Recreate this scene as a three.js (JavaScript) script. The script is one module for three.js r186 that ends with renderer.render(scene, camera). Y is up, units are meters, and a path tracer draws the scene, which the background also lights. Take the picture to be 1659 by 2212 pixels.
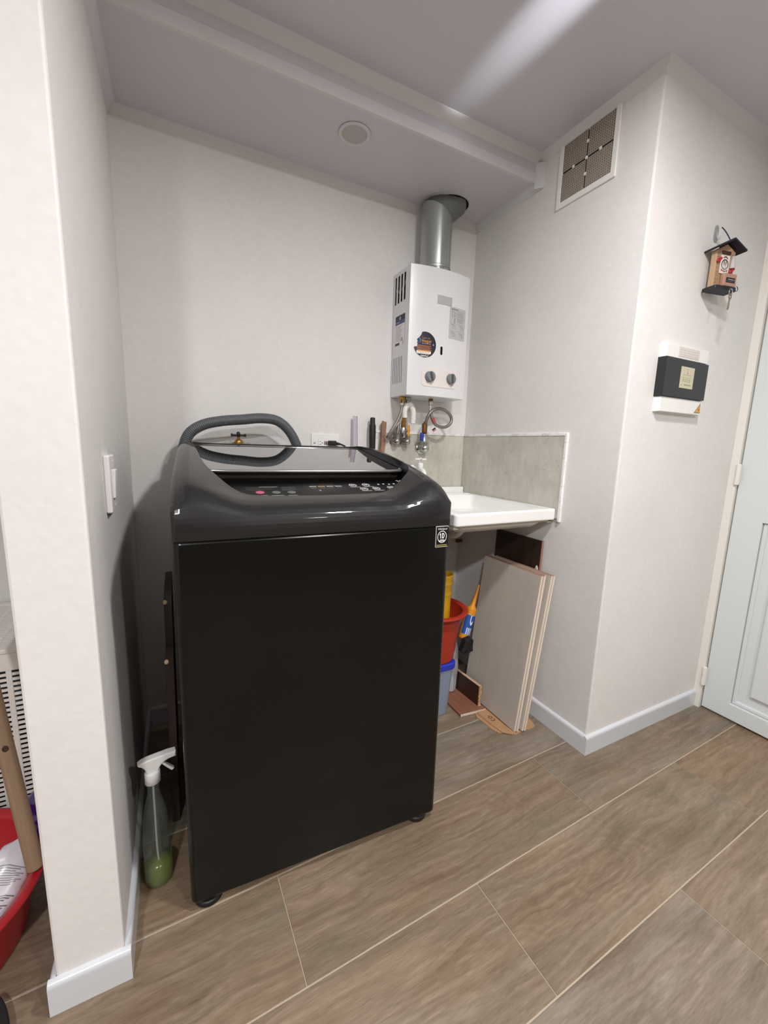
import * as THREE from 'three';
import { RoundedBoxGeometry } from 'three/addons/geometries/RoundedBoxGeometry.js';
import { mergeGeometries, mergeVertices, toCreasedNormals } from 'three/addons/utils/BufferGeometryUtils.js';
import { RectAreaLightUniformsLib } from 'three/addons/lights/RectAreaLightUniformsLib.js';
import { Brush, Evaluator, SUBTRACTION } from 'three-bvh-csg';

// ------------------------------------------------------------------ camera, light, exposure
const scene = new THREE.Scene();
scene.background = new THREE.Color(0x000000);
const RAD = Math.PI / 180;
const camera = new THREE.PerspectiveCamera(102.62, 1659 / 2212, 0.02, 20);
camera.rotation.order = 'YXZ';
camera.position.set(0.1215, 1.12, 1.7161);
camera.rotation.set(-9.2377 * RAD, -27.0538 * RAD, 1.726 * RAD);
scene.add(camera);
const renderer = new THREE.WebGLRenderer();
renderer.toneMapping = THREE.LinearToneMapping;
renderer.toneMappingExposure = 1.0;
renderer.shadowMap.enabled = true;
RectAreaLightUniformsLib.init();
// ceiling lamps, all outside the frame: [x, z, size, intensity, colour]
const LAMPS = [
  [0.90, 1.48, 0.13, 440, 0xfffcfa],
  [-0.45, 2.70, 0.13, 860, 0xfcfdff],
  [0.95, 2.75, 0.13, 410, 0xfffbf8],
];
const SPOT = [1.125, 2.05, 1.9, 22, 1.055, 0.95, 4.7 * RAD];   // x, y, z, intensity, aimed at x, z on the ceiling, half angle

// ------------------------------------------------------------------ sizes of the room (metres)
const XL = -0.019, XP = -0.134, XR = 1.445, XD = 2.182, ZP = 0.840, ZF = 0.863;
const HC = 2.236, HS = 2.146, ZS = 0.378, XW = -1.5, ZB = 3.3;

// ------------------------------------------------------------------ helpers
const used = {};
function numbered(n) { const k = used[n] = (used[n] ?? -1) + 1; return k ? `${n}_${String(k).padStart(3, '0')}` : n; }
function shade(o) { o.castShadow = true; o.receiveShadow = true; return o; }
function mesh(name, geo, m, parent) {
  const g = Array.isArray(geo) ? merge(geo) : geo;
  const o = shade(new THREE.Mesh(g, m));
  o.name = numbered(name); (parent ?? scene).add(o); return o;
}
function tag(o, label, category, group) { o.userData = { label, category }; if (group) o.userData.group = group; return o; }
function thing(name, label, category, [x, y, z] = [0, 0, 0], turn = 0, group) {
  const o = new THREE.Group(); o.name = numbered(name); o.position.set(x, y, z); o.rotation.y = turn; scene.add(o);
  return tag(o, label, category, group);
}
function struct(name, geo, m) { const o = mesh(name, geo, m); o.userData.kind = 'structure'; return o; }
function structGroup(name, pos = [0, 0, 0]) { const o = new THREE.Group(); o.name = numbered(name); o.position.set(...pos); o.userData.kind = 'structure'; scene.add(o); return o; }
function merge(list) {
  const keep = ['position', 'normal', 'uv'];
  return mergeGeometries(list.map((g) => {
    const n = g.index ? g.toNonIndexed() : g.clone();
    for (const k of Object.keys(n.attributes)) if (!keep.includes(k)) n.deleteAttribute(k);
    if (!n.attributes.uv) n.setAttribute('uv', new THREE.BufferAttribute(new Float32Array(n.attributes.position.count * 2), 2));
    n.morphAttributes = {}; n.clearGroups(); return n;
  }), false);
}
function rng(seed) { let s = seed >>> 0; return () => { s = (s + 0x6D2B79F5) >>> 0; let t = s; t = Math.imul(t ^ (t >>> 15), t | 1); t ^= t + Math.imul(t ^ (t >>> 7), t | 61); return ((t ^ (t >>> 14)) >>> 0) / 4294967296; }; }
function hash(x, y, s) { let h = Math.imul(x, 374761393) ^ Math.imul(y, 668265263) ^ Math.imul(s, 2246822519); h = Math.imul(h ^ (h >>> 13), 1274126177); return ((h ^ (h >>> 16)) >>> 0) / 4294967296; }
function vnoise(x, y, s = 1, px = 1e9, py = 1e9) {
  const xi = Math.floor(x), yi = Math.floor(y), fx = x - xi, fy = y - yi, u = fx * fx * (3 - 2 * fx), v = fy * fy * (3 - 2 * fy);
  const m = (a, n) => ((a % n) + n) % n;
  const a = hash(m(xi, px), m(yi, py), s), b = hash(m(xi + 1, px), m(yi, py), s), c = hash(m(xi, px), m(yi + 1, py), s), d = hash(m(xi + 1, px), m(yi + 1, py), s);
  return a + (b - a) * u + (c - a) * v + (a - b - c + d) * u * v;
}
function fbm(x, y, s, o = 4, px = 1e9, py = 1e9) { let r = 0, a = 0.5, n = 0; for (let i = 0; i < o; i++) { r += a * vnoise(x, y, s + i, px, py); n += a; x *= 2; y *= 2; px *= 2; py *= 2; a /= 2; } return r / n; }
// box helpers: min corner to max corner
function bx(x0, y0, z0, x1, y1, z1) { const g = new THREE.BoxGeometry(x1 - x0, y1 - y0, z1 - z0); g.translate((x0 + x1) / 2, (y0 + y1) / 2, (z0 + z1) / 2); return boxUV(g); }
function rb(x0, y0, z0, x1, y1, z1, r = 0.004, s = 3) { const g = new RoundedBoxGeometry(x1 - x0, y1 - y0, z1 - z0, s, r); g.translate((x0 + x1) / 2, (y0 + y1) / 2, (z0 + z1) / 2); return boxUV(g); }
function boxUV(g0, k = 1) {   // uv in metres by the main direction of each face
  const g = g0.index ? g0.toNonIndexed() : g0, p = g.attributes.position, uv = new Float32Array(p.count * 2);
  const A = new THREE.Vector3(), B = new THREE.Vector3(), C = new THREE.Vector3();
  for (let i = 0; i < p.count; i += 3) {
    A.fromBufferAttribute(p, i); B.fromBufferAttribute(p, i + 1); C.fromBufferAttribute(p, i + 2);
    const n = B.clone().sub(A).cross(C.clone().sub(A)), ax = Math.abs(n.x), ay = Math.abs(n.y), az = Math.abs(n.z);
    [A, B, C].forEach((v, j) => {
      const q = ay >= ax && ay >= az ? [v.x, v.z] : ax >= az ? [v.z, v.y] : [v.x, v.y];
      uv[(i + j) * 2] = q[0] * k; uv[(i + j) * 2 + 1] = q[1] * k;
    });
  }
  g.setAttribute('uv', new THREE.BufferAttribute(uv, 2)); return g;
}
const V = (x, y, z) => new THREE.Vector3(x, y, z);
function tube(pts, r, n = 48, rad = 12, closed = false) { return new THREE.TubeGeometry(new THREE.CatmullRomCurve3(pts.map((p) => V(...p)), closed, 'centripetal'), n, r, rad, closed); }
function corrugated(pts, r, amp, pitch, rad = 14) {   // a tube with rings round it, open ends capped
  const c = new THREE.CatmullRomCurve3(pts.map((p) => V(...p)), false, 'centripetal'), L = c.getLength(), n = Math.round(L / pitch * 6);
  const g = new THREE.TubeGeometry(c, n, r, rad), p = g.attributes.position;
  for (let i = 0; i <= n; i++) {
    const P = c.getPointAt(i / n), k = 1 + amp / r * Math.sin(i / 6 * 2 * Math.PI);
    for (let j = 0; j <= rad; j++) { const q = i * (rad + 1) + j; p.setXYZ(q, P.x + (p.getX(q) - P.x) * k, P.y + (p.getY(q) - P.y) * k, P.z + (p.getZ(q) - P.z) * k); }
  }
  g.computeVertexNormals(); return g;
}
function rod(a, b, r, r2 = r, seg = 16, open = false) {
  const A = V(...a), B = V(...b), d = B.clone().sub(A), g = new THREE.CylinderGeometry(r2, r, d.length(), seg, 1, open);
  g.applyQuaternion(new THREE.Quaternion().setFromUnitVectors(V(0, 1, 0), d.clone().normalize()));
  const m = A.add(B).multiplyScalar(0.5); g.translate(m.x, m.y, m.z); return g;
}
function lathe(pts, seg = 40) { return new THREE.LatheGeometry(pts.map(([x, y]) => new THREE.Vector2(Math.max(x, 0.00001), y)), seg); }
function poly(pts) { const s = new THREE.Shape(); pts.forEach(([x, y], i) => i ? s.lineTo(x, y) : s.moveTo(x, y)); s.closePath(); return s; }
function rrect(x0, y0, x1, y1, r) {
  const s = new THREE.Shape(); s.moveTo(x0 + r, y0); s.lineTo(x1 - r, y0); s.absarc(x1 - r, y0 + r, r, -Math.PI / 2, 0); s.lineTo(x1, y1 - r); s.absarc(x1 - r, y1 - r, r, 0, Math.PI / 2);
  s.lineTo(x0 + r, y1); s.absarc(x0 + r, y1 - r, r, Math.PI / 2, Math.PI); s.lineTo(x0, y0 + r); s.absarc(x0 + r, y0 + r, r, Math.PI, Math.PI * 1.5); return s;
}
function ext(shape, depth, bev = 0, seg = 2, curve = 12) {   // along +z from 0 to depth, bevel kept inside the outline
  return new THREE.ExtrudeGeometry(shape, bev ? { depth: depth - 2 * bev, bevelEnabled: true, bevelThickness: bev, bevelSize: bev, bevelOffset: -bev, bevelSegments: seg, curveSegments: curve } : { depth, bevelEnabled: false, curveSegments: curve }).translate(0, 0, bev);
}
// an outline in plan (x, z) raised from y0 to y1
function plan(pts, y0, y1, bev = 0) { const g = ext(poly(pts.map(([x, z]) => [x, -z])), y1 - y0, bev); g.rotateX(-Math.PI / 2); g.translate(0, y0, 0); return boxUV(g); }
function map01(g, x0, y0, x1, y1, ax = 'x', ay = 'y') {   // uv 0..1 over a rectangle, so that a print fills it
  const p = g.attributes.position, uv = new Float32Array(p.count * 2), get = { x: 'getX', y: 'getY', z: 'getZ' };
  for (let i = 0; i < p.count; i++) { uv[2 * i] = (p[get[ax]](i) - x0) / (x1 - x0); uv[2 * i + 1] = (p[get[ay]](i) - y0) / (y1 - y0); }
  g.setAttribute('uv', new THREE.BufferAttribute(uv, 2)); return g;
}
// cut long triangles of a flat print at evenly spaced x, so that it can follow a bow
function slice(g0, n) {
  let g = g0.index ? g0.toNonIndexed() : g0; g.computeBoundingBox(); const b = g.boundingBox, P0 = [];
  const p = g.attributes.position; for (let i = 0; i < p.count; i += 3) P0.push([0, 1, 2].map((j) => [p.getX(i + j), p.getY(i + j), p.getZ(i + j)]));
  let polys = P0;
  for (let k = 1; k < n; k++) { const x = b.min.x + (b.max.x - b.min.x) * k / n, out = [];
    for (const q of polys) for (const s of [-1, 1]) { const r = []; for (let i = 0; i < q.length; i++) { const a = q[i], c = q[(i + 1) % q.length], da = (a[0] - x) * s, dc = (c[0] - x) * s; if (da >= 0) r.push(a); if (da * dc < 0) { const t = da / (da - dc); r.push([0, 1, 2].map((m) => a[m] + (c[m] - a[m]) * t)); } } if (r.length > 2) out.push(r); }
    polys = out; }
  const pos = []; for (const q of polys) for (let i = 1; i < q.length - 1; i++) pos.push(...q[0], ...q[i], ...q[i + 1]);
  const o = new THREE.BufferGeometry(); o.setAttribute('position', new THREE.Float32BufferAttribute(pos, 3)); o.computeVertexNormals(); return boxUV(o);
}
// a round pipe with a mitred bend
function mitred(pts, r, from = 0, to = 99, seg = 48) {
  const P = pts.map((p) => V(...p)), D = P.slice(1).map((p, i) => p.clone().sub(P[i]).normalize()), up = V(0, 0, 1), pos = [], idx = [];
  const u0 = up.clone().sub(D[0].clone().multiplyScalar(up.dot(D[0]))).normalize(), w0 = D[0].clone().cross(u0); let ring = [];
  for (let j = 0; j <= seg; j++) { const a = j / seg * 2 * Math.PI; ring.push(P[0].clone().addScaledVector(u0, r * Math.cos(a)).addScaledVector(w0, r * Math.sin(a))); }
  pos.push(...ring.flatMap((v) => v.toArray()));
  for (let i = 1; i < P.length; i++) { const d = D[i - 1], n = i < D.length ? d.clone().add(D[i]).normalize() : d; ring = ring.map((q) => q.clone().addScaledVector(d, P[i].clone().sub(q).dot(n) / d.dot(n))); pos.push(...ring.flatMap((v) => v.toArray())); }
  for (let i = from; i < Math.min(to, P.length - 1); i++) for (let j = 0; j < seg; j++) { const a = i * (seg + 1) + j, c = a + seg + 1; idx.push(a, a + 1, c, c, a + 1, c + 1); }
  const g = new THREE.BufferGeometry(); g.setAttribute('position', new THREE.Float32BufferAttribute(pos, 3)); g.setIndex(idx); return toCreasedNormals(g, 0.5);
}
const evaluator = new Evaluator(); evaluator.attributes = ['position', 'normal', 'uv']; evaluator.useGroups = false;
function cut(a, ...bs) {
  const clean = (g) => { const n = merge([g]); return n; };
  let A = new Brush(clean(a)); A.updateMatrixWorld();
  for (const b of bs) { const B = new Brush(clean(b)); B.updateMatrixWorld(); A = evaluator.evaluate(A, B, SUBTRACTION); A.updateMatrixWorld(); }
  return A.geometry;
}
// ------------------------------------------------------------------ textures
function dataTex(w, h, fn, { srgb = true, rx = 1, ry = 1, repeat = true } = {}) {
  const d = new Uint8Array(w * h * 4);
  for (let y = 0; y < h; y++) for (let x = 0; x < w; x++) { const c = fn(x / w, y / h), i = (y * w + x) * 4; d[i] = c[0]; d[i + 1] = c[1]; d[i + 2] = c[2]; d[i + 3] = 255; }
  const t = new THREE.DataTexture(d, w, h); t.magFilter = THREE.LinearFilter; t.minFilter = THREE.LinearFilter;
  if (repeat) t.wrapS = t.wrapT = THREE.RepeatWrapping;
  t.repeat.set(rx, ry); if (srgb) t.colorSpace = THREE.SRGBColorSpace; t.needsUpdate = true; return t;
}
function canvasTex(w, h, draw) {
  const c = document.createElement('canvas'); c.width = w; c.height = h; draw(c.getContext('2d'), w, h);
  const t = new THREE.CanvasTexture(c); t.colorSpace = THREE.SRGBColorSpace; return t;
}
const clamp = (v) => Math.max(0, Math.min(255, v));
const std = (color, roughness = 0.6, o = {}) => new THREE.MeshStandardMaterial({ color, roughness, ...o });
const phys = (color, roughness = 0.6, o = {}) => new THREE.MeshPhysicalMaterial({ color, roughness, ...o });

// painted plaster: faint blotches, roller texture as relief
const plasterMap = dataTex(512, 512, (u, v) => { const n = fbm(u * 6, v * 6, 3, 4, 6, 6) - 0.5, f = fbm(u * 90, v * 90, 9, 2, 90, 90) - 0.5; const k = 225 + n * 8 + f * 5; return [clamp(k), clamp(k - 2.5), clamp(k - 5)]; }, { rx: 0.8, ry: 0.8 });
const plasterBump = dataTex(512, 512, (u, v) => { const k = 128 + (fbm(u * 70, v * 70, 21, 3, 70, 70) - 0.5) * 150 + (fbm(u * 12, v * 12, 5, 2, 12, 12) - 0.5) * 26; return [clamp(k), clamp(k), clamp(k)]; }, { srgb: false, rx: 1.3, ry: 1.3 });
const M = {
  wall: std(0xffffff, 0.62, { map: plasterMap, bumpMap: plasterBump, bumpScale: 0.0006 }),
  rear: std(0x7a736a, 0.8),
  ceiling: phys(0xcac8cf, 0.36),
  moulding: std(0xd0cfd0, 0.45),
  baseboard: phys(0xd2d5da, 0.22, { clearcoat: 0.3, clearcoatRoughness: 0.1 }),
  grout: std(0xb3a491, 0.85),
  door: phys(0xd6dcdd, 0.38),
  frame: phys(0xe6e3dc, 0.45),
  white: phys(0xecebe8, 0.35),
  whiteGloss: phys(0xf1f1ef, 0.16),
  black: phys(0x0c0c0d, 0.45),
  rubber: std(0x131314, 0.7),
  chrome: phys(0xc9c9c6, 0.24, { metalness: 1 }),
  braid: phys(0x8d8881, 0.42, { metalness: 0.8 }),
  brass: phys(0xb08a45, 0.35, { metalness: 0.9 }),
  bronze: phys(0x7b5a34, 0.4, { metalness: 0.8 }),
  steel: phys(0x9ea3a1, 0.3, { metalness: 1 }),
  dark: std(0x050505, 0.9),
};

// ------------------------------------------------------------------ floor: long wood-look tiles, each a piece
const PITCH = 0.2515, TLEN = 0.938, TILT = -1.4 * RAD;
function woodTile(seed) {
  const r = rng(seed), ox = r() * 40, oy = r() * 40, warm = (r() - 0.5) * 8, lift = (r() - 0.5) * 7, cx = 0.2 + r() * 0.6, cy = 0.2 + r() * 0.6, sw = 0.6 + r() * 0.7, ph = r() * 6;
  return dataTex(1024, 256, (u, v) => {
    const x = u * 3.73, y = v;   // tile proportions
    const wx = (fbm(x * 1.3 + ox, y * 2.6 + oy, seed, 3) - 0.5), wy = fbm(x * 2.1 + oy, y * 4 + ox, seed + 7, 3) - 0.5;
    const dx = (u - cx) * 3.73 * 0.30 + wx * 0.55, dy = (v - cy) * 1.15 + wy * 0.42;
    const ring = Math.sqrt(dx * dx + dy * dy * 1.2) * sw, swirl = 0.5 + 0.5 * Math.sin(ring * 56 + ph + wx * 9 + wy * 5);
    const cat = Math.exp(-(dx * dx * 1.8 + dy * dy * 5));
    const streak = fbm(x * 1.6 + ox + wy * 0.8, y * 30 + oy + wx * 5, seed + 11, 4), fine = fbm(x * 14 + ox, y * 170 + oy, seed + 19, 2);
    const broad = fbm(x * 0.8 + oy, y * 3 + wx * 2 + ox, seed + 23, 3);
    let k = 123 + lift + (streak - 0.5) * 36 + (fine - 0.5) * 22 + (broad - 0.5) * 30 + (swirl - 0.5) * (1 + 15 * cat * (0.3 + fine)) * streak;
    const red = (fbm(x * 1.1 + 9 + ox, y * 5 + oy, seed + 31, 3) - 0.5) * 10;
    return [clamp(k + 6 + red + warm), clamp(k - 10), clamp(k - 28 - red * 0.4 - warm)];
  }, { repeat: false });
}
const tileMats = [11, 23, 37, 41, 59, 67, 73].map((s) => phys(0xffffff, 0.42, { map: woodTile(s) }));
const floor = struct('floor', bx(XW - 0.15, -0.12, -0.15, XD + 0.15, -0.0014, ZB + 0.15), M.grout);
{
  const g = 0.0019, gl = 0.001;
  const make = (w) => { const t = ext(rrect(-w / 2 + gl, -PITCH / 2 + g, w / 2 - gl, PITCH / 2 - g, 0.0012), 0.008, 0.0008, 1, 1); t.rotateX(-Math.PI / 2); t.translate(0, -0.008, 0); return map01(t, -w / 2, -PITCH / 2, w / 2, PITCH / 2, 'x', 'z'); };
  const full = make(TLEN), flip = full.clone().rotateY(Math.PI);
  const r = rng(5); let n = 0;
  for (let row = -3; row < 11; row++) {
    const zc = 0.8035 + PITCH * (row + 0.5), off = ((row % 2) + 2) % 2 ? 0.777 : 0.314;
    for (let k = -3; k < 3; k++) {
      const xc = off + TLEN * (k + 0.5), x = xc * Math.cos(TILT) - 0, z = zc + xc * Math.sin(TILT);
      if (x + TLEN / 2 < XW || x - TLEN / 2 > XD || z < -0.05 || z > ZB) { r(); continue; }
      const m = mesh('tile', r() < 0.5 ? full : flip, tileMats[(n++ * 3 + row + 9) % tileMats.length], floor);
      m.position.set(x, 0, z); m.rotation.y = -TILT;
    }
  }
}
// ------------------------------------------------------------------ walls and ceiling
const wallBack = struct('wall_back', bx(XW - 0.15, -0.1, -0.15, XD + 0.2, HC + 0.1, 0), M.wall);
function wallPlan(name, pts) { return struct(name, plan(pts, -0.1, HC + 0.05), M.wall); }
const c1 = 0.005;
wallPlan('wall_left', [[XP, -0.05], [XL, -0.05], [XL, ZF - c1], [XL - c1 * 0.3, ZF - c1 * 0.3], [XL - c1, ZF], [XP + c1, ZF], [XP + c1 * 0.3, ZF - c1 * 0.3], [XP, ZF - c1]]);
const wallRight = wallPlan('wall_right', [[XR, -0.05], [XR, ZP - c1], [XR + c1 * 0.3, ZP - c1 * 0.3], [XR + c1, ZP], [XD + 0.2, ZP], [XD + 0.2, -0.05]]);
struct('wall_far_left', bx(XW - 0.15, -0.1, -0.15, XW, HC + 0.1, ZB + 0.15), M.wall);
struct('wall_rear', bx(XW - 0.15, -0.1, ZB, XD + 0.2, HC + 0.1, ZB + 0.15), M.rear);
const DZ0 = 0.872, DZ1 = 1.672, DH = 2.06;
{
  const s = poly([[ZP - 0.02, -0.1], [ZB + 0.1, -0.1], [ZB + 0.1, HC + 0.1], [ZP - 0.02, HC + 0.1]]);
  s.holes.push(new THREE.Path([[ZP, -0.002], [DZ1 + 0.032, -0.002], [DZ1 + 0.032, DH + 0.034], [ZP, DH + 0.034]].map((p) => new THREE.Vector2(...p))));
  const g = ext(s, 0.16); g.rotateY(-Math.PI / 2); g.translate(XD + 0.16, 0, 0); struct('wall_door_side', boxUV(g), M.wall);
}
{ // ceiling: glossy plastic boards, uv along the room so that their fine grooves stretch highlights
  struct('ceiling', bx(XW - 0.15, HC, -0.15, XD + 0.2, HC + 0.12, ZB + 0.15), M.ceiling);
  struct('ceiling', bx(XL, HS, 0, XR, HC, ZS), M.ceiling);   // the lowered box over the alcove
}
// plastic cove strips: a slope with rounded edges; [from, to] run along x, y or z, a/b are the two faces they bridge
function cove(name, axis, t0, t1, o, da, db, L = 0.027, m0 = 0, m1 = 0) {
  // cross-section in the plane of da and db, o = corner point; m0, m1 mitre: shift of the free edges at both ends per metre of leg
  const prof = [[0, 0], [L, 0], [L * 0.97, L * 0.06], [L * 0.72, L * 0.36], [L * 0.36, L * 0.72], [L * 0.06, L * 0.97], [0, L]];
  const pos = [], idx = [], n = prof.length;
  for (const [t, mi] of [[t0, m0], [t1, m1]]) for (const [a, b] of prof) {
    const p = [o[0], o[1], o[2]]; const k = axis === 'x' ? 0 : axis === 'y' ? 1 : 2;
    for (let i = 0; i < 3; i++) p[i] += da[i] * a + db[i] * b;
    p[k] = t + mi * a; pos.push(...p);
  }
  for (let i = 0; i < n; i++) { const j = (i + 1) % n; idx.push(i, j, n + j, i, n + j, n + i); }
  for (let i = 1; i < n - 1; i++) idx.push(0, i + 1, i, n, n + i, n + i + 1);
  let g = new THREE.BufferGeometry(); g.setAttribute('position', new THREE.Float32BufferAttribute(pos, 3)); g.setIndex(idx);
  g = g.toNonIndexed(); g.computeVertexNormals();
  // turn the faces outward
  g.computeBoundingBox(); const ctr = g.boundingBox.getCenter(V(0, 0, 0)), P = g.attributes.position, N = g.attributes.normal; let s = 0;
  for (let i = 0; i < P.count; i++) s += (P.getX(i) - ctr.x) * N.getX(i) + (P.getY(i) - ctr.y) * N.getY(i) + (P.getZ(i) - ctr.z) * N.getZ(i);
  if (s < 0) { for (let i = 0; i < P.count; i += 3) { const a = [P.getX(i + 1), P.getY(i + 1), P.getZ(i + 1)]; P.setXYZ(i + 1, P.getX(i + 2), P.getY(i + 2), P.getZ(i + 2)); P.setXYZ(i + 2, ...a); } g.computeVertexNormals(); }
  return struct(name, boxUV(g), M.moulding);
}
const X = [1, 0, 0], nX = [-1, 0, 0], Z = [0, 0, 1], nY = [0, -1, 0];
cove('trim_1', 'x', XL, XR, [0, HS, 0], Z, nY, 0.024);                                   // back wall under the lowered box
cove('trim_2', 'z', 0, ZS, [XL, HS, 0], X, nY, 0.024);                                    // left wall
cove('trim_3', 'z', 0, ZS + 0.001, [XR, HS, 0], nX, nY, 0.024);                           // right wall under the box
cove('trim_4', 'y', HS - 0.024, HC - 0.024, [XR, 0, ZS], nX, Z, 0.027);                   // upright strip at the box's end
cove('trim_5', 'x', XL, XR, [0, HC, ZS], Z, nY, 0.026);                                   // along the front of the box
cove('trim_6', 'z', ZS, ZP, [XR, HC, 0], nX, nY, 0.026, 0, 1);                            // right wall, ceiling
cove('trim_7', 'x', XR, XD, [0, HC, ZP], Z, nY, 0.026, -1, 0);                            // wall with the fuse box, ceiling
cove('trim_8', 'z', ZS, ZF, [XL, HC, 0], X, nY, 0.026, 0, 1);
struct('trim_9', rb(XL, HS - 0.003, ZS - 0.012, XR - 0.02, HS + 0.032, ZS + 0.003, 0.0014, 2), M.moulding);   // angle strip on the lower edge of the box

// baseboards: tall bullnose tiles
function bullnose(L) { const h = 0.074, t = 0.012; const s = new THREE.Shape(); s.moveTo(0, 0); s.lineTo(t, 0); s.lineTo(t, h - 0.013); s.quadraticCurveTo(t, h - 0.001, 0.001, h); s.lineTo(0, h); s.closePath(); return ext(s, L, 0, 1, 8); }
function baseboard(name, from, to, out) {   // from, to on the wall line; out = direction away from the wall
  const A = V(from[0], 0, from[1]), B = V(to[0], 0, to[1]), d = B.clone().sub(A), g = bullnose(d.length()), m = new THREE.Matrix4().makeBasis(V(out[0], 0, out[1]), V(0, 1, 0), d.clone().normalize()); m.setPosition(A); g.applyMatrix4(m);
  if (m.determinant() < 0) { const n = g.index ? g.toNonIndexed() : g, p = n.attributes.position; for (let i = 0; i < p.count; i += 3) { const a = [p.getX(i + 1), p.getY(i + 1), p.getZ(i + 1)]; p.setXYZ(i + 1, p.getX(i + 2), p.getY(i + 2), p.getZ(i + 2)); p.setXYZ(i + 2, ...a); } n.computeVertexNormals(); return struct(name, boxUV(n), M.baseboard); }
  return struct(name, boxUV(g), M.baseboard);
}
baseboard('baseboard_back', [XL, 0], [XR, 0], [0, 1]);
baseboard('baseboard_left', [XL, 0.012], [XL, ZF + 0.001], [1, 0]);
baseboard('baseboard_pillar', [XP - 0.012, ZF], [XL + 0.0118, ZF], [0, 1]);
baseboard('baseboard_pillar_side', [XP, 0.02], [XP, ZF + 0.001], [-1, 0]);
baseboard('baseboard_right', [XR, 0.012], [XR, ZP + 0.001], [-1, 0]);
baseboard('baseboard_front', [XR - 0.0118, ZP], [XD - 0.01, ZP], [0, 1]);

// ------------------------------------------------------------------ door with raised panels in a painted frame
{
  const d = structGroup('door_1', [XD, 0, DZ0]), W = DZ1 - DZ0, S = 0.1, t = 0.04;
  const frame = [bx(-0.012, 0, ZP - DZ0 + 0.0005, 0.09, DH + 0.032, -0.003), bx(-0.012, 0, W + 0.003, 0.09, DH + 0.032, W + 0.032), bx(-0.012, DH + 0.003, -0.003, 0.09, DH + 0.032, W + 0.003), bx(0.045, 0, -0.003, 0.09, DH + 0.003, 0.012)];
  const f = mesh('door_frame', frame, M.frame, d);
  const leaf = poly([[0.001, 0.008], [W - 0.001, 0.008], [W - 0.001, DH], [0.001, DH]]);
  const panels = [[0.078, 0.86], [1.0, DH - 0.12]];
  for (const [y0, y1] of panels) leaf.holes.push(new THREE.Path([[S, y0], [S, y1], [W - S, y1], [W - S, y0]].map((p) => new THREE.Vector2(...p))));
  const g = ext(leaf, t, 0.003, 2); g.rotateY(-Math.PI / 2); g.translate(t, 0, 0); mesh('door_leaf', boxUV(g), M.door, d);
  for (const [y0, y1] of panels) {
    const back = bx(0.018, y0 - 0.004, S - 0.004, 0.03, y1 + 0.004, W - S + 0.004);
    const raised = ext(poly([[S + 0.055, y0 + 0.06], [W - S - 0.055, y0 + 0.06], [W - S - 0.055, y1 - 0.06], [S + 0.055, y1 - 0.06]]), 0.016, 0.007, 2); raised.rotateY(-Math.PI / 2); raised.translate(0.022, 0, 0);
    const bead = new THREE.ExtrudeGeometry((() => { const s = poly([[S + 0.001, y0 + 0.001], [W - S - 0.001, y0 + 0.001], [W - S - 0.001, y1 - 0.001], [S + 0.001, y1 - 0.001]]); s.holes.push(new THREE.Path([[S + 0.016, y0 + 0.016], [S + 0.016, y1 - 0.016], [W - S - 0.016, y1 - 0.016], [W - S - 0.016, y0 + 0.016]].map((p) => new THREE.Vector2(...p)))); return s; })(), { depth: 0.006, bevelEnabled: true, bevelSize: 0.003, bevelThickness: 0.004, bevelOffset: -0.003, bevelSegments: 2 });
    bead.rotateY(-Math.PI / 2); bead.translate(0.019, 0, 0);
    mesh('door_panel', [back, raised, bead], M.door, d);
  }
  for (const y of [0.155, 1.045, 1.9]) {
    const h = mesh('hinge', [lathe([[0, -0.043], [0.006, -0.043], [0.0085, -0.04], [0.0085, -0.001], [0.007, 0], [0.0085, 0.001], [0.0085, 0.04], [0.006, 0.043], [0, 0.043]], 16), bx(0.0035, -0.036, -0.010, 0.0062, 0.036, 0.008)], M.frame, d);
    h.position.set(-0.0155, y, 0);
  }
  mesh('handle', [rod([0, 1.03, W - 0.06], [-0.045, 1.03, W - 0.06], 0.009), rod([-0.045, 1.03, W - 0.052], [-0.045, 1.03, W - 0.17], 0.008), rod([0, 1.03, W - 0.06], [-0.006, 1.03, W - 0.06], 0.026)], M.chrome, d);
}

// ------------------------------------------------------------------ ceiling lamps (outside the frame)
LAMPS.forEach(([x, z, s, I, c], i) => {
  const t = thing('ceiling_lamp', ['round white recessed ceiling lamp nearest the alcove, lit', 'round white recessed ceiling lamp above the left side of the room, lit', 'round white recessed ceiling lamp farthest behind the viewer, lit'][i], 'lamp', [x, HC, z]);
  mesh('trim_ring', lathe([[s * 0.62, 0], [s * 0.76, 0], [s * 0.76, -0.004], [s * 0.7, -0.009], [s * 0.62, -0.006], [s * 0.62, 0]], 40), M.white, t);
  mesh('diffuser', lathe([[0, -0.004], [s * 0.62, -0.004], [s * 0.62, -0.001], [0, -0.001]], 40), std(0xffffff, 0.5, { emissive: c, emissiveIntensity: 8 }), t);
  const l = new THREE.RectAreaLight(c, I, s, s); l.position.set(0, -0.012, 0); l.rotation.x = -Math.PI / 2; l.name = 'lamp_light'; t.add(l);
});

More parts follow.
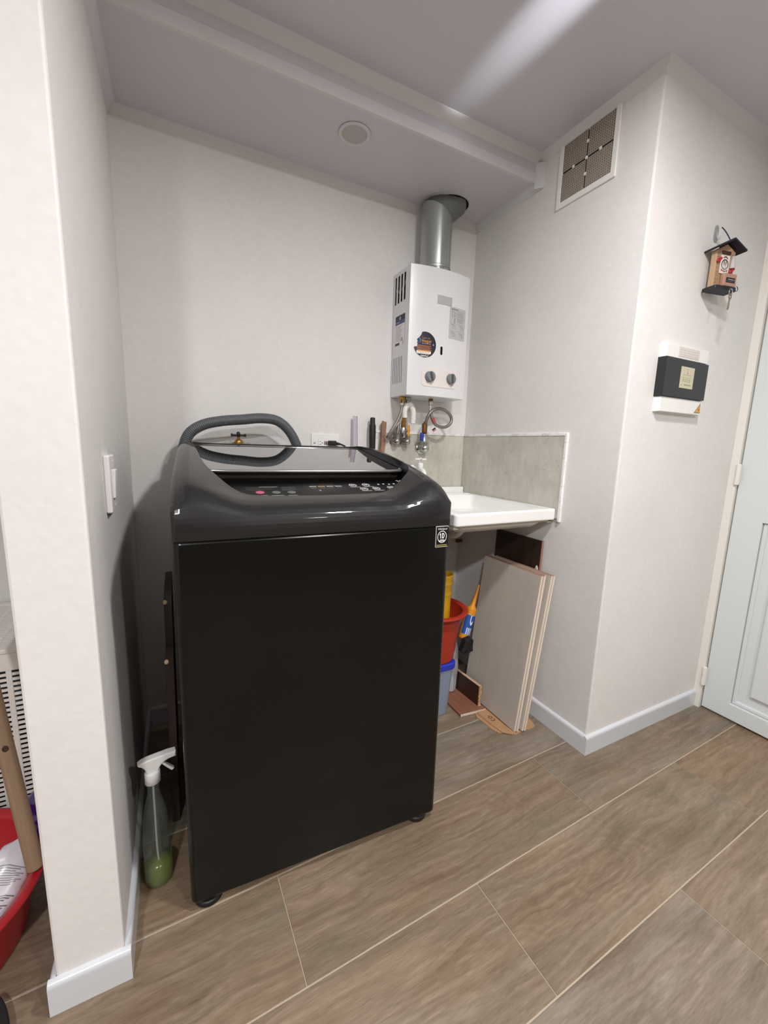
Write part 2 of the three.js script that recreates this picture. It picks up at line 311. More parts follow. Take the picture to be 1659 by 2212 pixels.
{ // a small spotlight under the ceiling, turned up so that its beam grazes the boards
  const [x, y, z, I, tx, tz, ang] = SPOT, to = V(tx, HC, tz), at = V(x, y, z), dir = to.clone().sub(at).normalize();
  const t = thing('spot_lamp', 'small white swivel spotlight under the ceiling, turned towards the alcove, lit', 'lamp', [x, y, z]);
  mesh('stem', [rod([0, 0.03, 0.02], [0, HC - y, 0.02], 0.006), rod([0, HC - y - 0.012, 0.02], [0, HC - y, 0.02], 0.03)], M.white, t);
  const head = lathe([[0, -0.07], [0.026, -0.066], [0.03, -0.05], [0.032, 0.0], [0.029, 0.0], [0.027, -0.008], [0, -0.008]], 32); head.applyQuaternion(new THREE.Quaternion().setFromUnitVectors(V(0, 1, 0), dir)); mesh('head', head, M.white, t);
  const lens = lathe([[0, -0.004], [0.026, -0.004], [0.026, -0.007], [0, -0.007]], 28); lens.applyQuaternion(new THREE.Quaternion().setFromUnitVectors(V(0, 1, 0), dir)); mesh('lens', lens, std(0xffffff, 0.5, { emissive: 0xffffff, emissiveIntensity: 5 }), t);
  const l = new THREE.SpotLight(0xf6f8ff, I, 0, ang, 1, 2); l.position.copy(dir).multiplyScalar(0.006); l.shadow.radius = 0.6; l.name = 'lamp_light'; t.add(l); l.target.position.copy(dir).multiplyScalar(2); t.add(l.target); l.target.name = 'aim';
}

// ------------------------------------------------------------------ wall tiles round the sink, with marbled edging
const cement = (s) => dataTex(512, 512, (u, v) => {
  const a = fbm(u * 4, v * 4, s, 5, 4, 4) - 0.5, b = fbm(u * 30, v * 14, s + 5, 3, 30, 14) - 0.5, c = Math.max(0, fbm(u * 60, v * 60, s + 9, 2, 60, 60) - 0.72) * 90;
  const k = 188 + a * 44 + b * 20 - c; return [clamp(k), clamp(k - 3), clamp(k - 13)];
}, { rx: 1.6, ry: 1.6 });
const cementMat = std(0xffffff, 0.42, { map: cement(5) }), cementMat2 = std(0xffffff, 0.42, { map: cement(31) });
const marble = phys(0xffffff, 0.3, { map: dataTex(256, 256, (u, v) => { const n = fbm(u * 5, v * 5, 3, 4, 5, 5), vein = Math.pow(Math.max(0, 1 - Math.abs(n - 0.5) * 16), 2) * fbm(u * 6, v * 6, 8, 2, 6, 6); const k = 236 - vein * 60; return [k, k - 1, k]; }, { rx: 6, ry: 6 }) });
const STOP = 1.187, SBOT = 0.857, SEND = 0.632, SLEFT = 0.951;
mesh('tile', rb(SLEFT, SBOT, -0.002, XR - 0.0085, STOP - 0.012, 0.008, 0.0012, 1), cementMat, wallBack);
mesh('tile', rb(XR - 0.008, SBOT, 0.0005, XR + 0.002, STOP - 0.012, SEND - 0.011, 0.0012, 1), cementMat2, wallRight);
mesh('edging', rb(SLEFT - 0.012, STOP - 0.0115, -0.002, XR - 0.0105, STOP, 0.0105, 0.002), marble, wallBack);
mesh('edging', rb(XR - 0.010, STOP - 0.0115, 0.0005, XR + 0.002, STOP, SEND - 0.0125, 0.002), marble, wallRight);
mesh('edging', rb(XR - 0.010, SBOT - 0.012, SEND - 0.0115, XR + 0.002, STOP, SEND, 0.002), marble, wallRight);
mesh('edging', rb(SLEFT - 0.012, SBOT, -0.002, SLEFT - 0.0005, STOP - 0.012, 0.0105, 0.002), marble, wallBack);

// ------------------------------------------------------------------ washing machine
{
  const W = 0.675, D = 0.655, A = 2.5 * RAD;
  const t = thing('washing_machine', 'dark graphite top-loading washing machine with a black control panel and glass lid', 'washing machine',
    [0.106 + Math.cos(A) * W / 2 + Math.sin(A) * D / 2, 0, 0.803 + Math.sin(A) * W / 2 - Math.cos(A) * D / 2], -A);
  const body = phys(0x262728, 0.2, { metalness: 0.1, clearcoat: 0.1, clearcoatRoughness: 0.12, specularIntensity: 0.7 });
  body.color.setRGB(0.0035, 0.0035, 0.0032);
  const coverM = phys(0x37383a, 0.5, { clearcoat: 0.6, clearcoatRoughness: 0.06, specularIntensity: 0.35 }); coverM.color.setRGB(0.012, 0.012, 0.0122);
  const L = (lx, d) => [lx - W / 2, D / 2 - d];   // from (left edge, front) to local x, z
  const H0 = 0.026, H1 = 0.909;
  // cabinet: rounded upright corners
  const cab = ext(rrect(-W / 2 + 0.001, -D / 2 + 0.003, W / 2 - 0.001, D / 2, 0.016), H1 - H0, 0.004, 2, 8); cab.rotateX(-Math.PI / 2); cab.translate(0, H0, 0);
  mesh('cabinet', boxUV(cab), body, t);
  mesh('seam', rb(-W / 2 + 0.006, H1 - 0.004, -D / 2 + 0.004, W / 2 - 0.006, H1 + 0.004, D / 2 - 0.007, 0.003), M.dark, t);
  // top cover: a loop profile swept across, lower in the middle of the front, edges rolled
  const sideP = [[0.004, 0.912], [0.001, 0.93], [0.001, 0.955], [0.008, 0.984], [0.022, 1.002], [0.045, 1.019], [0.09, 1.0355], [0.229, 1.0665], [0.37, 1.091], [0.495, 1.107], [0.62, 1.113], [0.645, 1.108], [0.655, 1.09], [0.656, 1.03], [0.656, 0.912]];
  const midP = [[0.003, 0.912], [0.000, 0.928], [0.002, 0.945], [0.009, 0.960], [0.025, 0.973], [0.055, 0.984], [0.12, 0.998], [0.22, 1.034], [0.34, 1.068], [0.44, 1.088], [0.546, 1.103], [0.62, 1.110], [0.645, 1.108], [0.655, 1.09], [0.656, 1.03], [0.656, 0.912]];
  const spl = (P) => { const c = new THREE.CatmullRomCurve3(P.map(([a, b]) => V(a, b, 0)), false, 'centripetal'); const out = []; const n = 12; for (let i = 0; i < (P.length - 1) * n; i++) out.push(c.getPoint(i / ((P.length - 1) * n))); out.push(c.getPoint(1)); return out; };
  const S = spl(sideP), C = spl(midP), nv = S.length, us = [];
  for (let i = 0; i <= 14; i++) us.push(0.05 * Math.pow(i / 14, 1.6));
  for (let i = 1; i < 30; i++) us.push(0.05 + (W - 0.1) * i / 30);
  for (let i = 14; i >= 0; i--) us.push(W - 0.05 * Math.pow(i / 14, 1.6));
  const pos = [], idx = [], nu = us.length, sm = (a, b, x) => { const q = Math.max(0, Math.min(1, (x - a) / (b - a))); return q * q * (3 - 2 * q); };
  us.forEach((u) => {
    const e = Math.min(u, W - u), w = sm(0.03, 0.17, e), q = 1 - Math.min(1, e / 0.036), drop = 0.022 * (1 - Math.sqrt(Math.max(0, 1 - q * q * 0.98))) + 0.005 * q * q, inset = 0.014 * (1 - Math.sqrt(Math.max(0, 1 - Math.pow(1 - Math.min(1, e / 0.016), 2))));
    for (let j = 0; j < nv; j++) {
      const d = S[j].x + (C[j].x - S[j].x) * w, h = S[j].y + (C[j].y - S[j].y) * w, up = sm(0.955, 1.01, h);
      const [x, z] = L(u, Math.min(Math.max(d, inset), D - inset)); pos.push(x, h - drop * up, z);
    }
  });
  for (let i = 0; i < nu - 1; i++) for (let j = 0; j < nv; j++) { const k = (j + 1) % nv, a = i * nv + j, b = i * nv + k, c = a + nv, d = b + nv; idx.push(a, c, b, b, c, d); }
  for (const [i, f] of [[0, 0], [nu - 1, 1]]) for (let j = 1; j < nv - 1; j++) { const a = i * nv, b = a + j, c = a + j + 1; f ? idx.push(a, c, b) : idx.push(a, b, c); }
  let cg = new THREE.BufferGeometry(); cg.setAttribute('position', new THREE.Float32BufferAttribute(pos, 3)); cg.setIndex(idx);
  // make sure that it faces outward
  { const p = cg.attributes.position; let vol = 0; const a = V(0, 0, 0), b = V(0, 0, 0), c = V(0, 0, 0); for (let i = 0; i < idx.length; i += 3) { a.fromBufferAttribute(p, idx[i]); b.fromBufferAttribute(p, idx[i + 1]); c.fromBufferAttribute(p, idx[i + 2]); vol += a.dot(b.clone().cross(c)); } if (vol < 0) { for (let i = 0; i < idx.length; i += 3) { const q = idx[i]; idx[i] = idx[i + 1]; idx[i + 1] = q; } cg.setIndex(idx); } }
  cg.computeVertexNormals(); cg = toCreasedNormals(cg, 0.9); cg.setAttribute('uv', new THREE.Float32BufferAttribute(new Float32Array(cg.attributes.position.count * 2), 2));
  // the U-shaped hollow that takes the lid and the control panel
  const uPts = [[0.044, 0.607], [0.046, 0.52], [0.054, 0.40], [0.067, 0.26], [0.082, 0.200], [0.104, 0.155], [0.135, 0.120], [0.18, 0.101], [0.25, 0.092], [0.345, 0.089], [0.44, 0.092], [0.51, 0.101], [0.565, 0.119], [0.605, 0.145], [0.63, 0.180], [0.642, 0.225], [0.640, 0.30], [0.633, 0.45], [0.628, 0.607]];
  const uShape = (k = 0) => { const s = new THREE.Shape(); const q = uPts.map(([a, b]) => { const [x, z] = L(a, b); const dx = x - 0.0, dz = z - 0.02; const l = Math.hypot(dx, dz); return new THREE.Vector2(x - dx / l * k, -(z - dz / l * k)); }); s.moveTo(q[0].x, q[0].y); s.splineThru(q.slice(1)); s.closePath(); return s; };
  const hole = ext(uShape(), 0.3, 0, 1, 10); hole.rotateX(-Math.PI / 2); hole.translate(0, 0.965, 0);
  const cover = mesh('top_cover', cut(cg, hole), coverM, t); cover.userData.label = 'rounded grey top cover';
  // control panel: black, tilted, printed
  const panelTex = canvasTex(2048, 512, (c, w, h) => {
    c.fillStyle = '#060606'; c.fillRect(0, 0, w, h);
    const px = (lx) => lx / W * w, py = (d) => h - (d - 0.08) / 0.16 * h;
    c.strokeStyle = c.fillStyle = '#b9b9b9'; c.lineWidth = 3;
    const dash = (lx, d, l, k = 5, col = '#a9a9a9') => { c.fillStyle = col; c.fillRect(px(lx), py(d), px(l), k); };
    const text = (s, lx, d, size, col = '#cfcfcf', f = 'bold') => { c.fillStyle = col; c.font = `${f} ${size}px sans-serif`; c.fillText(s, px(lx), py(d)); };
    // cycle names, lines and symbols
    for (let i = 0; i < 3; i++) dash(0.160 + 0.004 * i, 0.166 - i * 0.010, 0.036, 9, '#4a4a4a');
    dash(0.196, 0.170, 0.046, 12, '#8f8f8f'); dash(0.20, 0.156, 0.03, 9, '#4e4e4e'); for (let i = 0; i < 3; i++) dash(0.25, 0.166 - i * 0.010, 0.038, 12, '#4c4c4c');
    for (let i = 0; i < 4; i++) { dash(0.326 + i * 0.024, 0.170, 0.019, 16, i === 1 ? '#c49a5a' : '#b9b9b9'); dash(0.328 + i * 0.024, 0.156, 0.014, 9, '#6a6a6a'); }
    dash(0.345, 0.140, 0.005, 34, '#8a8a8a');
    for (const [lx, d] of [[0.452, 0.174], [0.492, 0.176], [0.474, 0.142], [0.512, 0.144], [0.560, 0.150]]) { c.beginPath(); c.ellipse(px(lx), py(d), 30, 34, 0, 0, 7); c.strokeStyle = '#b9b9b9'; c.lineWidth = 9; c.stroke(); dash(lx - 0.006, d + 0.003, 0.012, 14, '#e5e5e5'); dash(lx - 0.012, d - 0.014, 0.03, 12, '#9a9a9a'); }
    for (let i = 0; i < 5; i++) { dash(0.53 + i * 0.017, 0.182 + (i % 2) * 0.003, 0.005, 22, '#e0e0e0'); }
    for (let i = 0; i < 3; i++) dash(0.585 + i * 0.016, 0.158, 0.011, 12, '#8f8f8f');
    dash(0.18, 0.108, 0.028, 9, '#8c8c8c'); dash(0.218, 0.106, 0.03, 9, '#8c8c8c'); dash(0.258, 0.105, 0.024, 9, '#8c8c8c');
    text('16 kg', 0.602, 0.200, 62);
  });
  const pShape = new THREE.Shape(); { const q = uPts.filter(([, d]) => d < 0.235).map(([a, b]) => { const [x, z] = L(a, b); return new THREE.Vector2(x, -z); }); const [xl, z1] = L(0.068, 0.243), [xr] = L(0.641, 0.243); pShape.moveTo(xl, -z1); pShape.splineThru(q); pShape.lineTo(xr, -z1); pShape.closePath(); }
  const pg = ext(pShape, 0.012, 0, 1, 10); pg.rotateX(-Math.PI / 2);
  map01(pg, -W / 2, D / 2 - 0.08, W / 2, D / 2 - 0.24, 'x', 'z');
  { const p = pg.attributes.position; for (let i = 0; i < p.count; i++) { const d = D / 2 - p.getZ(i); p.setY(i, p.getY(i) + 0.976 + (d - 0.09) * 0.22); } pg.computeVertexNormals(); }
  const panel = mesh('control_panel', pg, phys(0xffffff, 0.3, { map: panelTex, specularIntensity: 0.18 }), t);
  for (const [lx, d, col, lab] of [[0.193, 0.126, 0xb05a78, 'pink start button'], [0.232, 0.124, 0x5f6362, 'grey button'], [0.270, 0.123, 0x5f6362, 'grey button']]) {
    const b = mesh('button', lathe([[0, 0.0014], [0.0085, 0.0014], [0.0105, 0.0011], [0.011, 0], [0, 0]], 20), phys(col, 0.5, { specularIntensity: 0.3 }), panel); const [x, z] = L(lx, d);
    b.position.set(x, 0.988 + (d - 0.09) * 0.22, z); b.rotation.x = 0.216; b.userData.label = lab;
  }
  // lid: dark glass in a frame with a bright front trim, a glossy skirt below
  const lh = (d) => 1.045 + (d - 0.235) * 0.163, lidPts = [[0.062, 0.262], [0.070, 0.245], [0.10, 0.236], [0.345, 0.232], [0.60, 0.236], [0.634, 0.245], [0.637, 0.262], [0.632, 0.42], [0.626, 0.579], [0.048, 0.579], [0.053, 0.42]];
  const slab = (pts, y0, y1, bev, raise = 0) => { const g = plan(pts.map(([a, b]) => L(a, b)), y0, y1, bev), p = g.attributes.position; for (let i = 0; i < p.count; i++) p.setY(i, p.getY(i) + lh(D / 2 - p.getZ(i)) + raise); g.computeVertexNormals(); return g; };
  const glass = phys(0x101112, 0.02, { clearcoat: 1, clearcoatRoughness: 0.01, ior: 1.6 });
  const lid = mesh('lid', slab(lidPts, -0.008, 0, 0.0012), glass, t); lid.userData.label = 'dark glass lid';
  const trim = tube([[0.058, 0.262], [0.068, 0.243], [0.10, 0.234], [0.22, 0.231], [0.345, 0.230], [0.47, 0.231], [0.60, 0.234], [0.636, 0.243], [0.640, 0.262]].map(([a, b]) => { const [x, z] = L(a, b); return [x, lh(b) - 0.003, z]; }), 0.0048, 80, 10);
  mesh('trim_bar', trim, phys(0xb9bbba, 0.2, { metalness: 0.9 }), lid);
  const sk = plan([[0.072, 0.25], [0.10, 0.240], [0.345, 0.236], [0.60, 0.240], [0.632, 0.25], [0.632, 0.30], [0.072, 0.30]].map(([a, b]) => L(a, b)), 1.006, 1.043); { const p = sk.attributes.position; for (let i = 0; i < p.count; i++) { const k = (1.043 - p.getY(i)) / 0.037; if (D / 2 - p.getZ(i) < 0.27) p.setZ(i, p.getZ(i) - 0.012 * k); } sk.computeVertexNormals(); }
  mesh('lid_skirt', sk, phys(0x57504b, 0.24, { metalness: 0.6 }), lid);
  mesh('hinge_cover', slab([[0.045, 0.5835], [0.629, 0.5835], [0.629, 0.609], [0.045, 0.609]], -0.02, 0.0015, 0.001), phys(0x2c2c2d, 0.12, { clearcoat: 1, clearcoatRoughness: 0.04 }), t);
  // badge
  const badgeTex = canvasTex(256, 368, (c, w, h) => {
    c.fillStyle = '#0b0908'; c.fillRect(0, 0, w, h); c.strokeStyle = '#a9a9a7'; c.lineWidth = 16; c.strokeRect(4, 4, w - 8, h - 8); c.fillStyle = '#0b0908'; c.fillRect(w - 14, 20, 14, h - 40);
    c.fillStyle = '#dcdcda'; c.font = 'italic bold 44px serif'; c.fillText('Whirlpool', 36, 66, 186);
    c.lineWidth = 11; c.strokeStyle = '#eeeeee'; c.beginPath(); c.ellipse(w / 2, 186, 88, 98, 0, 0, 7); c.stroke();
    c.fillStyle = '#f1f1f1'; c.font = 'bold 124px sans-serif'; c.fillText('1D', 68, 212, 112); c.fillStyle = '#bbbbbb'; c.fillRect(88, 226, 82, 10); c.fillStyle = '#e3e3e3'; c.fillRect(70, 246, 116, 18);
    c.fillStyle = '#9c9050'; c.fillRect(22, h - 48, w - 44, 14); c.fillRect(22, h - 24, w - 44, 8);
  });
  const bx0 = 0.626 - W / 2, bg = ext(rrect(bx0, 0.855, bx0 + 0.0395, 0.9135, 0.002), 0.003, 0.0008, 1); map01(bg, bx0, 0.855, bx0 + 0.0395, 0.9135); bg.translate(0, -0.0015, D / 2 - 0.0042);
  const badge = mesh('badge', bg, phys(0xffffff, 0.25, { map: badgeTex }), t); badge.userData.label = 'black and silver badge';
  // levelling feet
  for (const [lx, d] of [[0.04, 0.036], [W - 0.05, 0.04], [0.045, D - 0.05], [W - 0.045, D - 0.05]]) { const f = mesh('foot', lathe([[0, 0], [0.03, 0], [0.033, 0.004], [0.033, 0.013], [0.027, 0.016], [0.013, 0.018], [0.012, 0.032], [0, 0.032]], 28), M.black, t); const [x, z] = L(lx, d); f.position.set(x, 0, z); }
  // grey ribbed drain hose looping up behind
  const back = new THREE.Matrix4().makeRotationY(A).multiply(new THREE.Matrix4().makeTranslation(-t.position.x, 0, -t.position.z));
  const hp = [[0.135, 0.80, 0.09], [0.140, 0.98, 0.095], [0.152, 1.095, 0.10], [0.172, 1.142, 0.105], [0.215, 1.172, 0.11], [0.275, 1.188, 0.115], [0.345, 1.197, 0.115], [0.42, 1.206, 0.11], [0.475, 1.200, 0.105], [0.515, 1.172, 0.10], [0.548, 1.122, 0.095], [0.575, 1.04, 0.09], [0.60, 0.90, 0.09], [0.61, 0.75, 0.09]].map((p) => V(...p).applyMatrix4(back).toArray());
  const hose = mesh('drain_hose', corrugated(hp, 0.0185, 0.0007, 0.0062), phys(0x54585b, 0.5), t); hose.userData.label = 'grey ribbed drain hose';
  const cuff = (i) => { const a = V(...hp[i]); return mesh('hose_clip', new THREE.TorusGeometry(0.0195, 0.002, 8, 24).rotateX(Math.PI / 2).translate(a.x, a.y, a.z), M.black, hose); }; cuff(1);
}

// ------------------------------------------------------------------ gas water heater
{
  const x0 = 1.012, x1 = 1.312, y0 = 1.335, y1 = 1.853, zf = 0.148, bul = 0.02;
  const t = thing('water_heater', 'white wall-mounted gas water heater with two grey knobs and stickers', 'water heater', [x0, y0, 0]);
  const w = x1 - x0, h = y1 - y0, zAt = (x) => zf + bul * (1 - Math.pow((x - w / 2) / (w / 2), 2));
  const outline = (k, back) => { const p = [[k, back], [w - k, back], [w - k, zf - k]]; for (let i = 1; i < 24; i++) { const x = w - k - (w - 2 * k) * i / 24; p.push([x, zAt(x) - k]); } p.push([k, zf - k]); return p; };
  const shell = plan(outline(0, 0.004), 0, h, 0.003), inner = plan(outline(0.0018, -0.02), 0.004, h - 0.004);
  const slots = [];
  for (let i = 0; i < 4; i++) { const z = 0.014 + i * 0.0262; slots.push(rb(-0.01, 0.388 + i * 0.001, z, 0.02, 0.500, z + 0.0165, 0.004, 2)); }
  for (let i = 0; i < 6; i++) { const z = 0.016 + i * 0.0152; slots.push(rb(-0.01, 0.056, z, 0.02, 0.168, z + 0.006, 0.0025, 2)); }
  const win = ext(rrect(0.148, 0.176, 0.160, 0.211, 0.0055), 0.1, 0, 1, 10).translate(0, 0, 0.12);
  mesh('casing', cut(shell, inner, merge(slots), win), phys(0xe0e0e3, 0.28), t);
  mesh('combustion_chamber', rb(0.0075, 0.012, 0.006, 0.2925, h - 0.012, 0.134, 0.004), std(0x181716, 0.8), t);
  for (const [y, z, k] of [[0.455, 0.09, -0.6], [0.44, 0.04, 0.4]]) mesh('flue_baffle', bx(-0.001, -0.006, -0.03, 0.002, 0.006, 0.03).rotateX(k).translate(0.0052, y, z), M.steel, t);
  mesh('sight_window', ext(rrect(0.146, 0.174, 0.162, 0.213, 0.0075), 0.004, 0, 1, 10).translate(0, 0, zAt(0.154) - 0.009), std(0x050505, 0.3), t);
  // prints that follow the bowed front
  const onFront = (xa, ya, xb, yb, tex, name, rough = 0.5, label, alpha) => {
    const n = 14, g = new THREE.PlaneGeometry(xb - xa, yb - ya, n, 1).translate((xa + xb) / 2, (ya + yb) / 2, 0), p = g.attributes.position;
    const top = []; for (let i = 0; i < p.count; i++) { p.setZ(i, zAt(p.getX(i)) + 0.0009); }
    g.computeVertexNormals(); const o = mesh(name, g, phys(0xffffff, rough, alpha ? { map: tex, alphaMap: alpha, alphaTest: 0.5, side: THREE.DoubleSide } : { map: tex, side: THREE.DoubleSide }), t); if (label) o.userData.label = label; return o;
  };
  onFront(0.123, 0.379, 0.197, 0.413, canvasTex(256, 118, (c, a, b) => { c.fillStyle = '#b3b2b1'; c.fillRect(0, 0, a, b); const r = rng(4); for (let i = 0; i < 900; i++) { const k = 165 + r() * 30 | 0; c.fillStyle = `rgb(${k},${k},${k})`; c.fillRect(r() * a, r() * b, 8, 6); } c.strokeStyle = '#a3a2a1'; c.lineWidth = 6; c.strokeRect(3, 3, a - 6, b - 6); }), 'nameplate', 0.6, 'small grey nameplate');
  onFront(0.189, 0.250, 0.281, 0.379, canvasTex(368, 516, (c, a, b) => {
    c.fillStyle = '#bcbcbb'; c.fillRect(0, 0, a, b); const r = rng(8); c.fillStyle = '#8b8b8b'; c.fillRect(24, 22, 160, 20);
    for (const [y, n] of [[70, 6], [170, 5]]) for (let i = 0; i < n; i++) { c.fillStyle = '#8d8d8d'; c.fillRect(165, y + i * 14, 120 + r() * 60, 6); }
    c.strokeStyle = '#9a9a9a'; c.lineWidth = 4; for (const y of [52, 160, 262, 385]) { c.beginPath(); c.moveTo(16, y); c.lineTo(a - 16, y); c.stroke(); }
    c.strokeStyle = '#777777'; c.lineWidth = 5; c.strokeRect(50, 72, 60, 74); c.beginPath(); c.arc(124, 112, 28, 0, 7); c.stroke(); c.fillStyle = '#6d6d6d'; c.fillRect(105, 178, 12, 60); c.beginPath(); c.arc(112, 245, 9, 0, 7); c.fill();
    for (const [x, y] of [[90, 320], [280, 325], [90, 445], [280, 450]]) { c.beginPath(); c.arc(x, y, 24, 0, 7); c.stroke(); c.beginPath(); c.arc(x, y, 40, -1.2, 0.7); c.stroke(); c.fillRect(x - 50, y - 42, 56, 7); }
  }), 'instruction_label', 0.55, 'grey instruction label');
  // round advertising sticker, its left side torn away
  {
    const R = 0.052, S0 = 512, pt = ([x, y]) => [S0 / 2 + x / R * S0 / 2 * 0.93, S0 / 2 - y / R * S0 / 2 * 0.93];
    const edge = []; for (let i = 0; i <= 60; i++) { const a = 1.87 - i / 60 * 4.72; edge.push([R * Math.cos(a), R * Math.sin(a)]); }
    for (const [x, y] of [[-0.054, -0.012], [-0.042, -0.012], [-0.040, 0.004], [-0.044, 0.007], [-0.040, 0.013], [-0.044, 0.022], [-0.030, 0.035], [-0.022, 0.045]]) edge.push([x * 0.85, y * 0.85]);
    const path = (c) => { c.beginPath(); edge.forEach((p, i) => { const q = pt(p); i ? c.lineTo(...q) : c.moveTo(...q); }); c.closePath(); };
    const tex = canvasTex(S0, S0, (c, a) => {
      c.fillStyle = '#efeeee'; c.fillRect(0, 0, a, a); path(c); c.fillStyle = '#221f31'; c.fill(); c.save(); c.clip();
      c.fillStyle = '#3d6cab'; c.beginPath(); c.arc(118, 178, 52, 0, 7); c.fill(); c.fillStyle = '#16203f'; c.beginPath(); c.moveTo(118, 136); c.bezierCurveTo(160, 176, 160, 222, 118, 224); c.bezierCurveTo(74, 222, 76, 176, 118, 136); c.fill();
      c.fillStyle = '#c08a4c'; c.font = '46px sans-serif'; c.fillText('Calor de', 185, 150); c.fillStyle = '#d68f3d'; c.font = 'bold 72px sans-serif'; c.fillText('Hogar', 185, 214); c.fillStyle = '#aab'; c.fillRect(190, 232, 190, 9); c.beginPath(); c.arc(434, 246, 15, 0, 7); c.fill();
      c.fillStyle = '#b0704a'; for (let i = 0; i < 5; i++) c.fillRect(86 + i * 2, 268 + i * 19, 306 - (i % 2) * 30, 10);
      c.fillStyle = '#f3eee6'; c.beginPath(); c.roundRect(84, 362, 306, 66, 33); c.fill(); c.fillStyle = '#e09a45'; c.fillRect(104, 364, 270, 22); c.fillStyle = '#8a8a92'; for (let i = 0; i < 8; i++) c.fillRect(112 + i * 32, 400, 22, 11);
      c.fillStyle = '#f0f0f0'; c.font = 'bold 52px sans-serif'; c.fillText('vanti', 168, 478); c.strokeStyle = '#f0f0f0'; c.lineWidth = 8; c.beginPath(); c.moveTo(300, 458); c.lineTo(312, 478); c.lineTo(334, 438); c.stroke(); c.restore();
    });
    const alpha = canvasTex(S0, S0, (c, a) => { c.fillStyle = '#000'; c.fillRect(0, 0, a, a); path(c); c.fillStyle = '#fff'; c.fill(); c.strokeStyle = '#fff'; c.lineWidth = 16; c.lineJoin = 'round'; c.stroke(); }); alpha.colorSpace = THREE.NoColorSpace;
    onFront(0.073 - R / 0.93, 0.209 - R / 0.93, 0.073 + R / 0.93, 0.209 + R / 0.93, tex, 'sticker', 0.35, 'torn dark blue sticker with orange print', alpha);
  }
  { // side label
    const tex = canvasTex(256, 384, (c, a, b) => {
      c.fillStyle = '#e9e7e8'; c.fillRect(0, 0, a, b); c.fillStyle = '#272a45'; c.fillRect(0, 0, a, 70); c.fillStyle = '#4c5481'; c.fillRect(0, 70, a, 46); c.fillStyle = '#ffffff'; c.beginPath(); for (let i = 0; i < 6; i++) { c.moveTo(126, 40); c.lineTo(126 + 26 * Math.cos(i + 0.4), 40 + 26 * Math.sin(i + 0.4)); c.lineTo(126 + 20 * Math.cos(i + 0.9), 40 + 20 * Math.sin(i + 0.9)); } c.fill();
      c.fillStyle = '#aab0cc'; c.fillRect(20, 82, 90, 10); const r = rng(3); c.fillStyle = '#b9aeb2'; for (let i = 0; i < 15; i++) c.fillRect(14, 132 + i * 14, 120 + r() * 100, 7);
      c.fillStyle = '#a9a4a6'; c.beginPath(); c.arc(190, 318, 26, 0, 7); c.fill(); c.fillStyle = '#2a2b42'; c.fillRect(6, 352, 120, 30); c.fillRect(214, 340, 12, 40);
    });
    const g = new THREE.PlaneGeometry(0.082, 0.122).rotateY(-Math.PI / 2).translate(-0.0008, 0.276, 0.072);
    mesh('energy_label', g, phys(0xffffff, 0.5, { map: tex, side: THREE.DoubleSide }), t).userData.label = 'side label with a navy header';
  }
  // knob plate and knobs
  { const n = 14; let knobPlate = ext(rrect(0.062, 0.040, 0.246, 0.116, 0.018), 0.006, 0.0018, 2, 8); knobPlate = slice(knobPlate, 12); const g = knobPlate, p = g.attributes.position; for (let i = 0; i < p.count; i++) p.setZ(i, p.getZ(i) + zAt(w / 2) - 0.0035 - bul * Math.pow((p.getX(i) - w / 2) / (w / 2), 2)); g.computeVertexNormals(); const pl = mesh('knob_plate', g, phys(0xe6dfdb, 0.45), t);
    for (const [x, turn, red] of [[0.1, 0.3, 0], [0.208, 0, 1]]) {
      const k = mesh('knob', lathe([[0, 0.018], [0.018, 0.018], [0.0205, 0.016], [0.022, 0.002], [0.023, 0], [0, 0]], 40).rotateX(Math.PI / 2), phys(0x7d8283, 0.35), t); k.position.set(x, 0.081, zAt(x) + 0.002);
      const grip = mesh('grip', rb(-0.0045, -0.019, 0.012, 0.0045, 0.019, 0.026, 0.003), phys(0x55595b, 0.4), k); grip.rotation.z = turn;
      const arc = new THREE.TorusGeometry(0.0275, 0.0009, 6, 20, 1.2).rotateZ(-Math.PI / 2 - 0.6).translate(x, 0.081, zAt(x) + 0.0012); mesh('scale_mark', arc, phys(red ? 0xa33b33 : 0x444444, 0.5), pl);
    } }
  // connections underneath
  for (const [x, z, m, r] of [[-0.001 + 0.02, 0.08, M.brass, 0.014], [0.045, 0.08, M.steel, 0.016], [0.165, 0.085, M.bronze, 0.011]]) mesh('pipe_stub', lathe([[0, 0.008], [r, 0.008], [r, -0.010], [r * 0.8, -0.012], [r * 0.8, -0.028], [0, -0.028]], 6).translate(x, 0, z), m, t);
}
// flue pipe into the lowered ceiling
{
  const t = thing('flue_pipe', 'round galvanised steel flue pipe rising from the white water heater', 'pipe', [1.168, 1.848, 0.082]);
  const r = 0.066;
  const run = [[0, 0, 0], [0, 0.252, 0], [0.078, 0.322, 0.012]];
  mesh('pipe', [mitred(run, r, 0, 1), lathe([[r + 0.0015, 0.025], [r + 0.0025, 0.029], [r + 0.0015, 0.033]], 48), bx(-0.004, 0, r - 0.0005, 0.004, 0.2, r + 0.0012).rotateY(0.45)], phys(0xb4b9b8, 0.34, { metalness: 0.85, side: THREE.DoubleSide }), t);
  mesh('elbow', mitred(run, r + 0.0006, 1, 2), phys(0x7f8381, 0.5, { metalness: 0.7, side: THREE.DoubleSide }), t);
  mesh('ceiling_hole', new THREE.CylinderGeometry(0.072, 0.072, 0.0012, 48).scale(1.12, 1, 1.02).translate(0.058, HS - 1.848 - 0.0007, 0.009), M.dark, t);
  mesh('tape', lathe([[r + 0.0005, 0.002], [r + 0.002, 0.003], [r + 0.002, 0.020], [r + 0.0005, 0.022]], 40), phys(0xc9cbc9, 0.2, { metalness: 0.9, side: THREE.DoubleSide }), t);
}
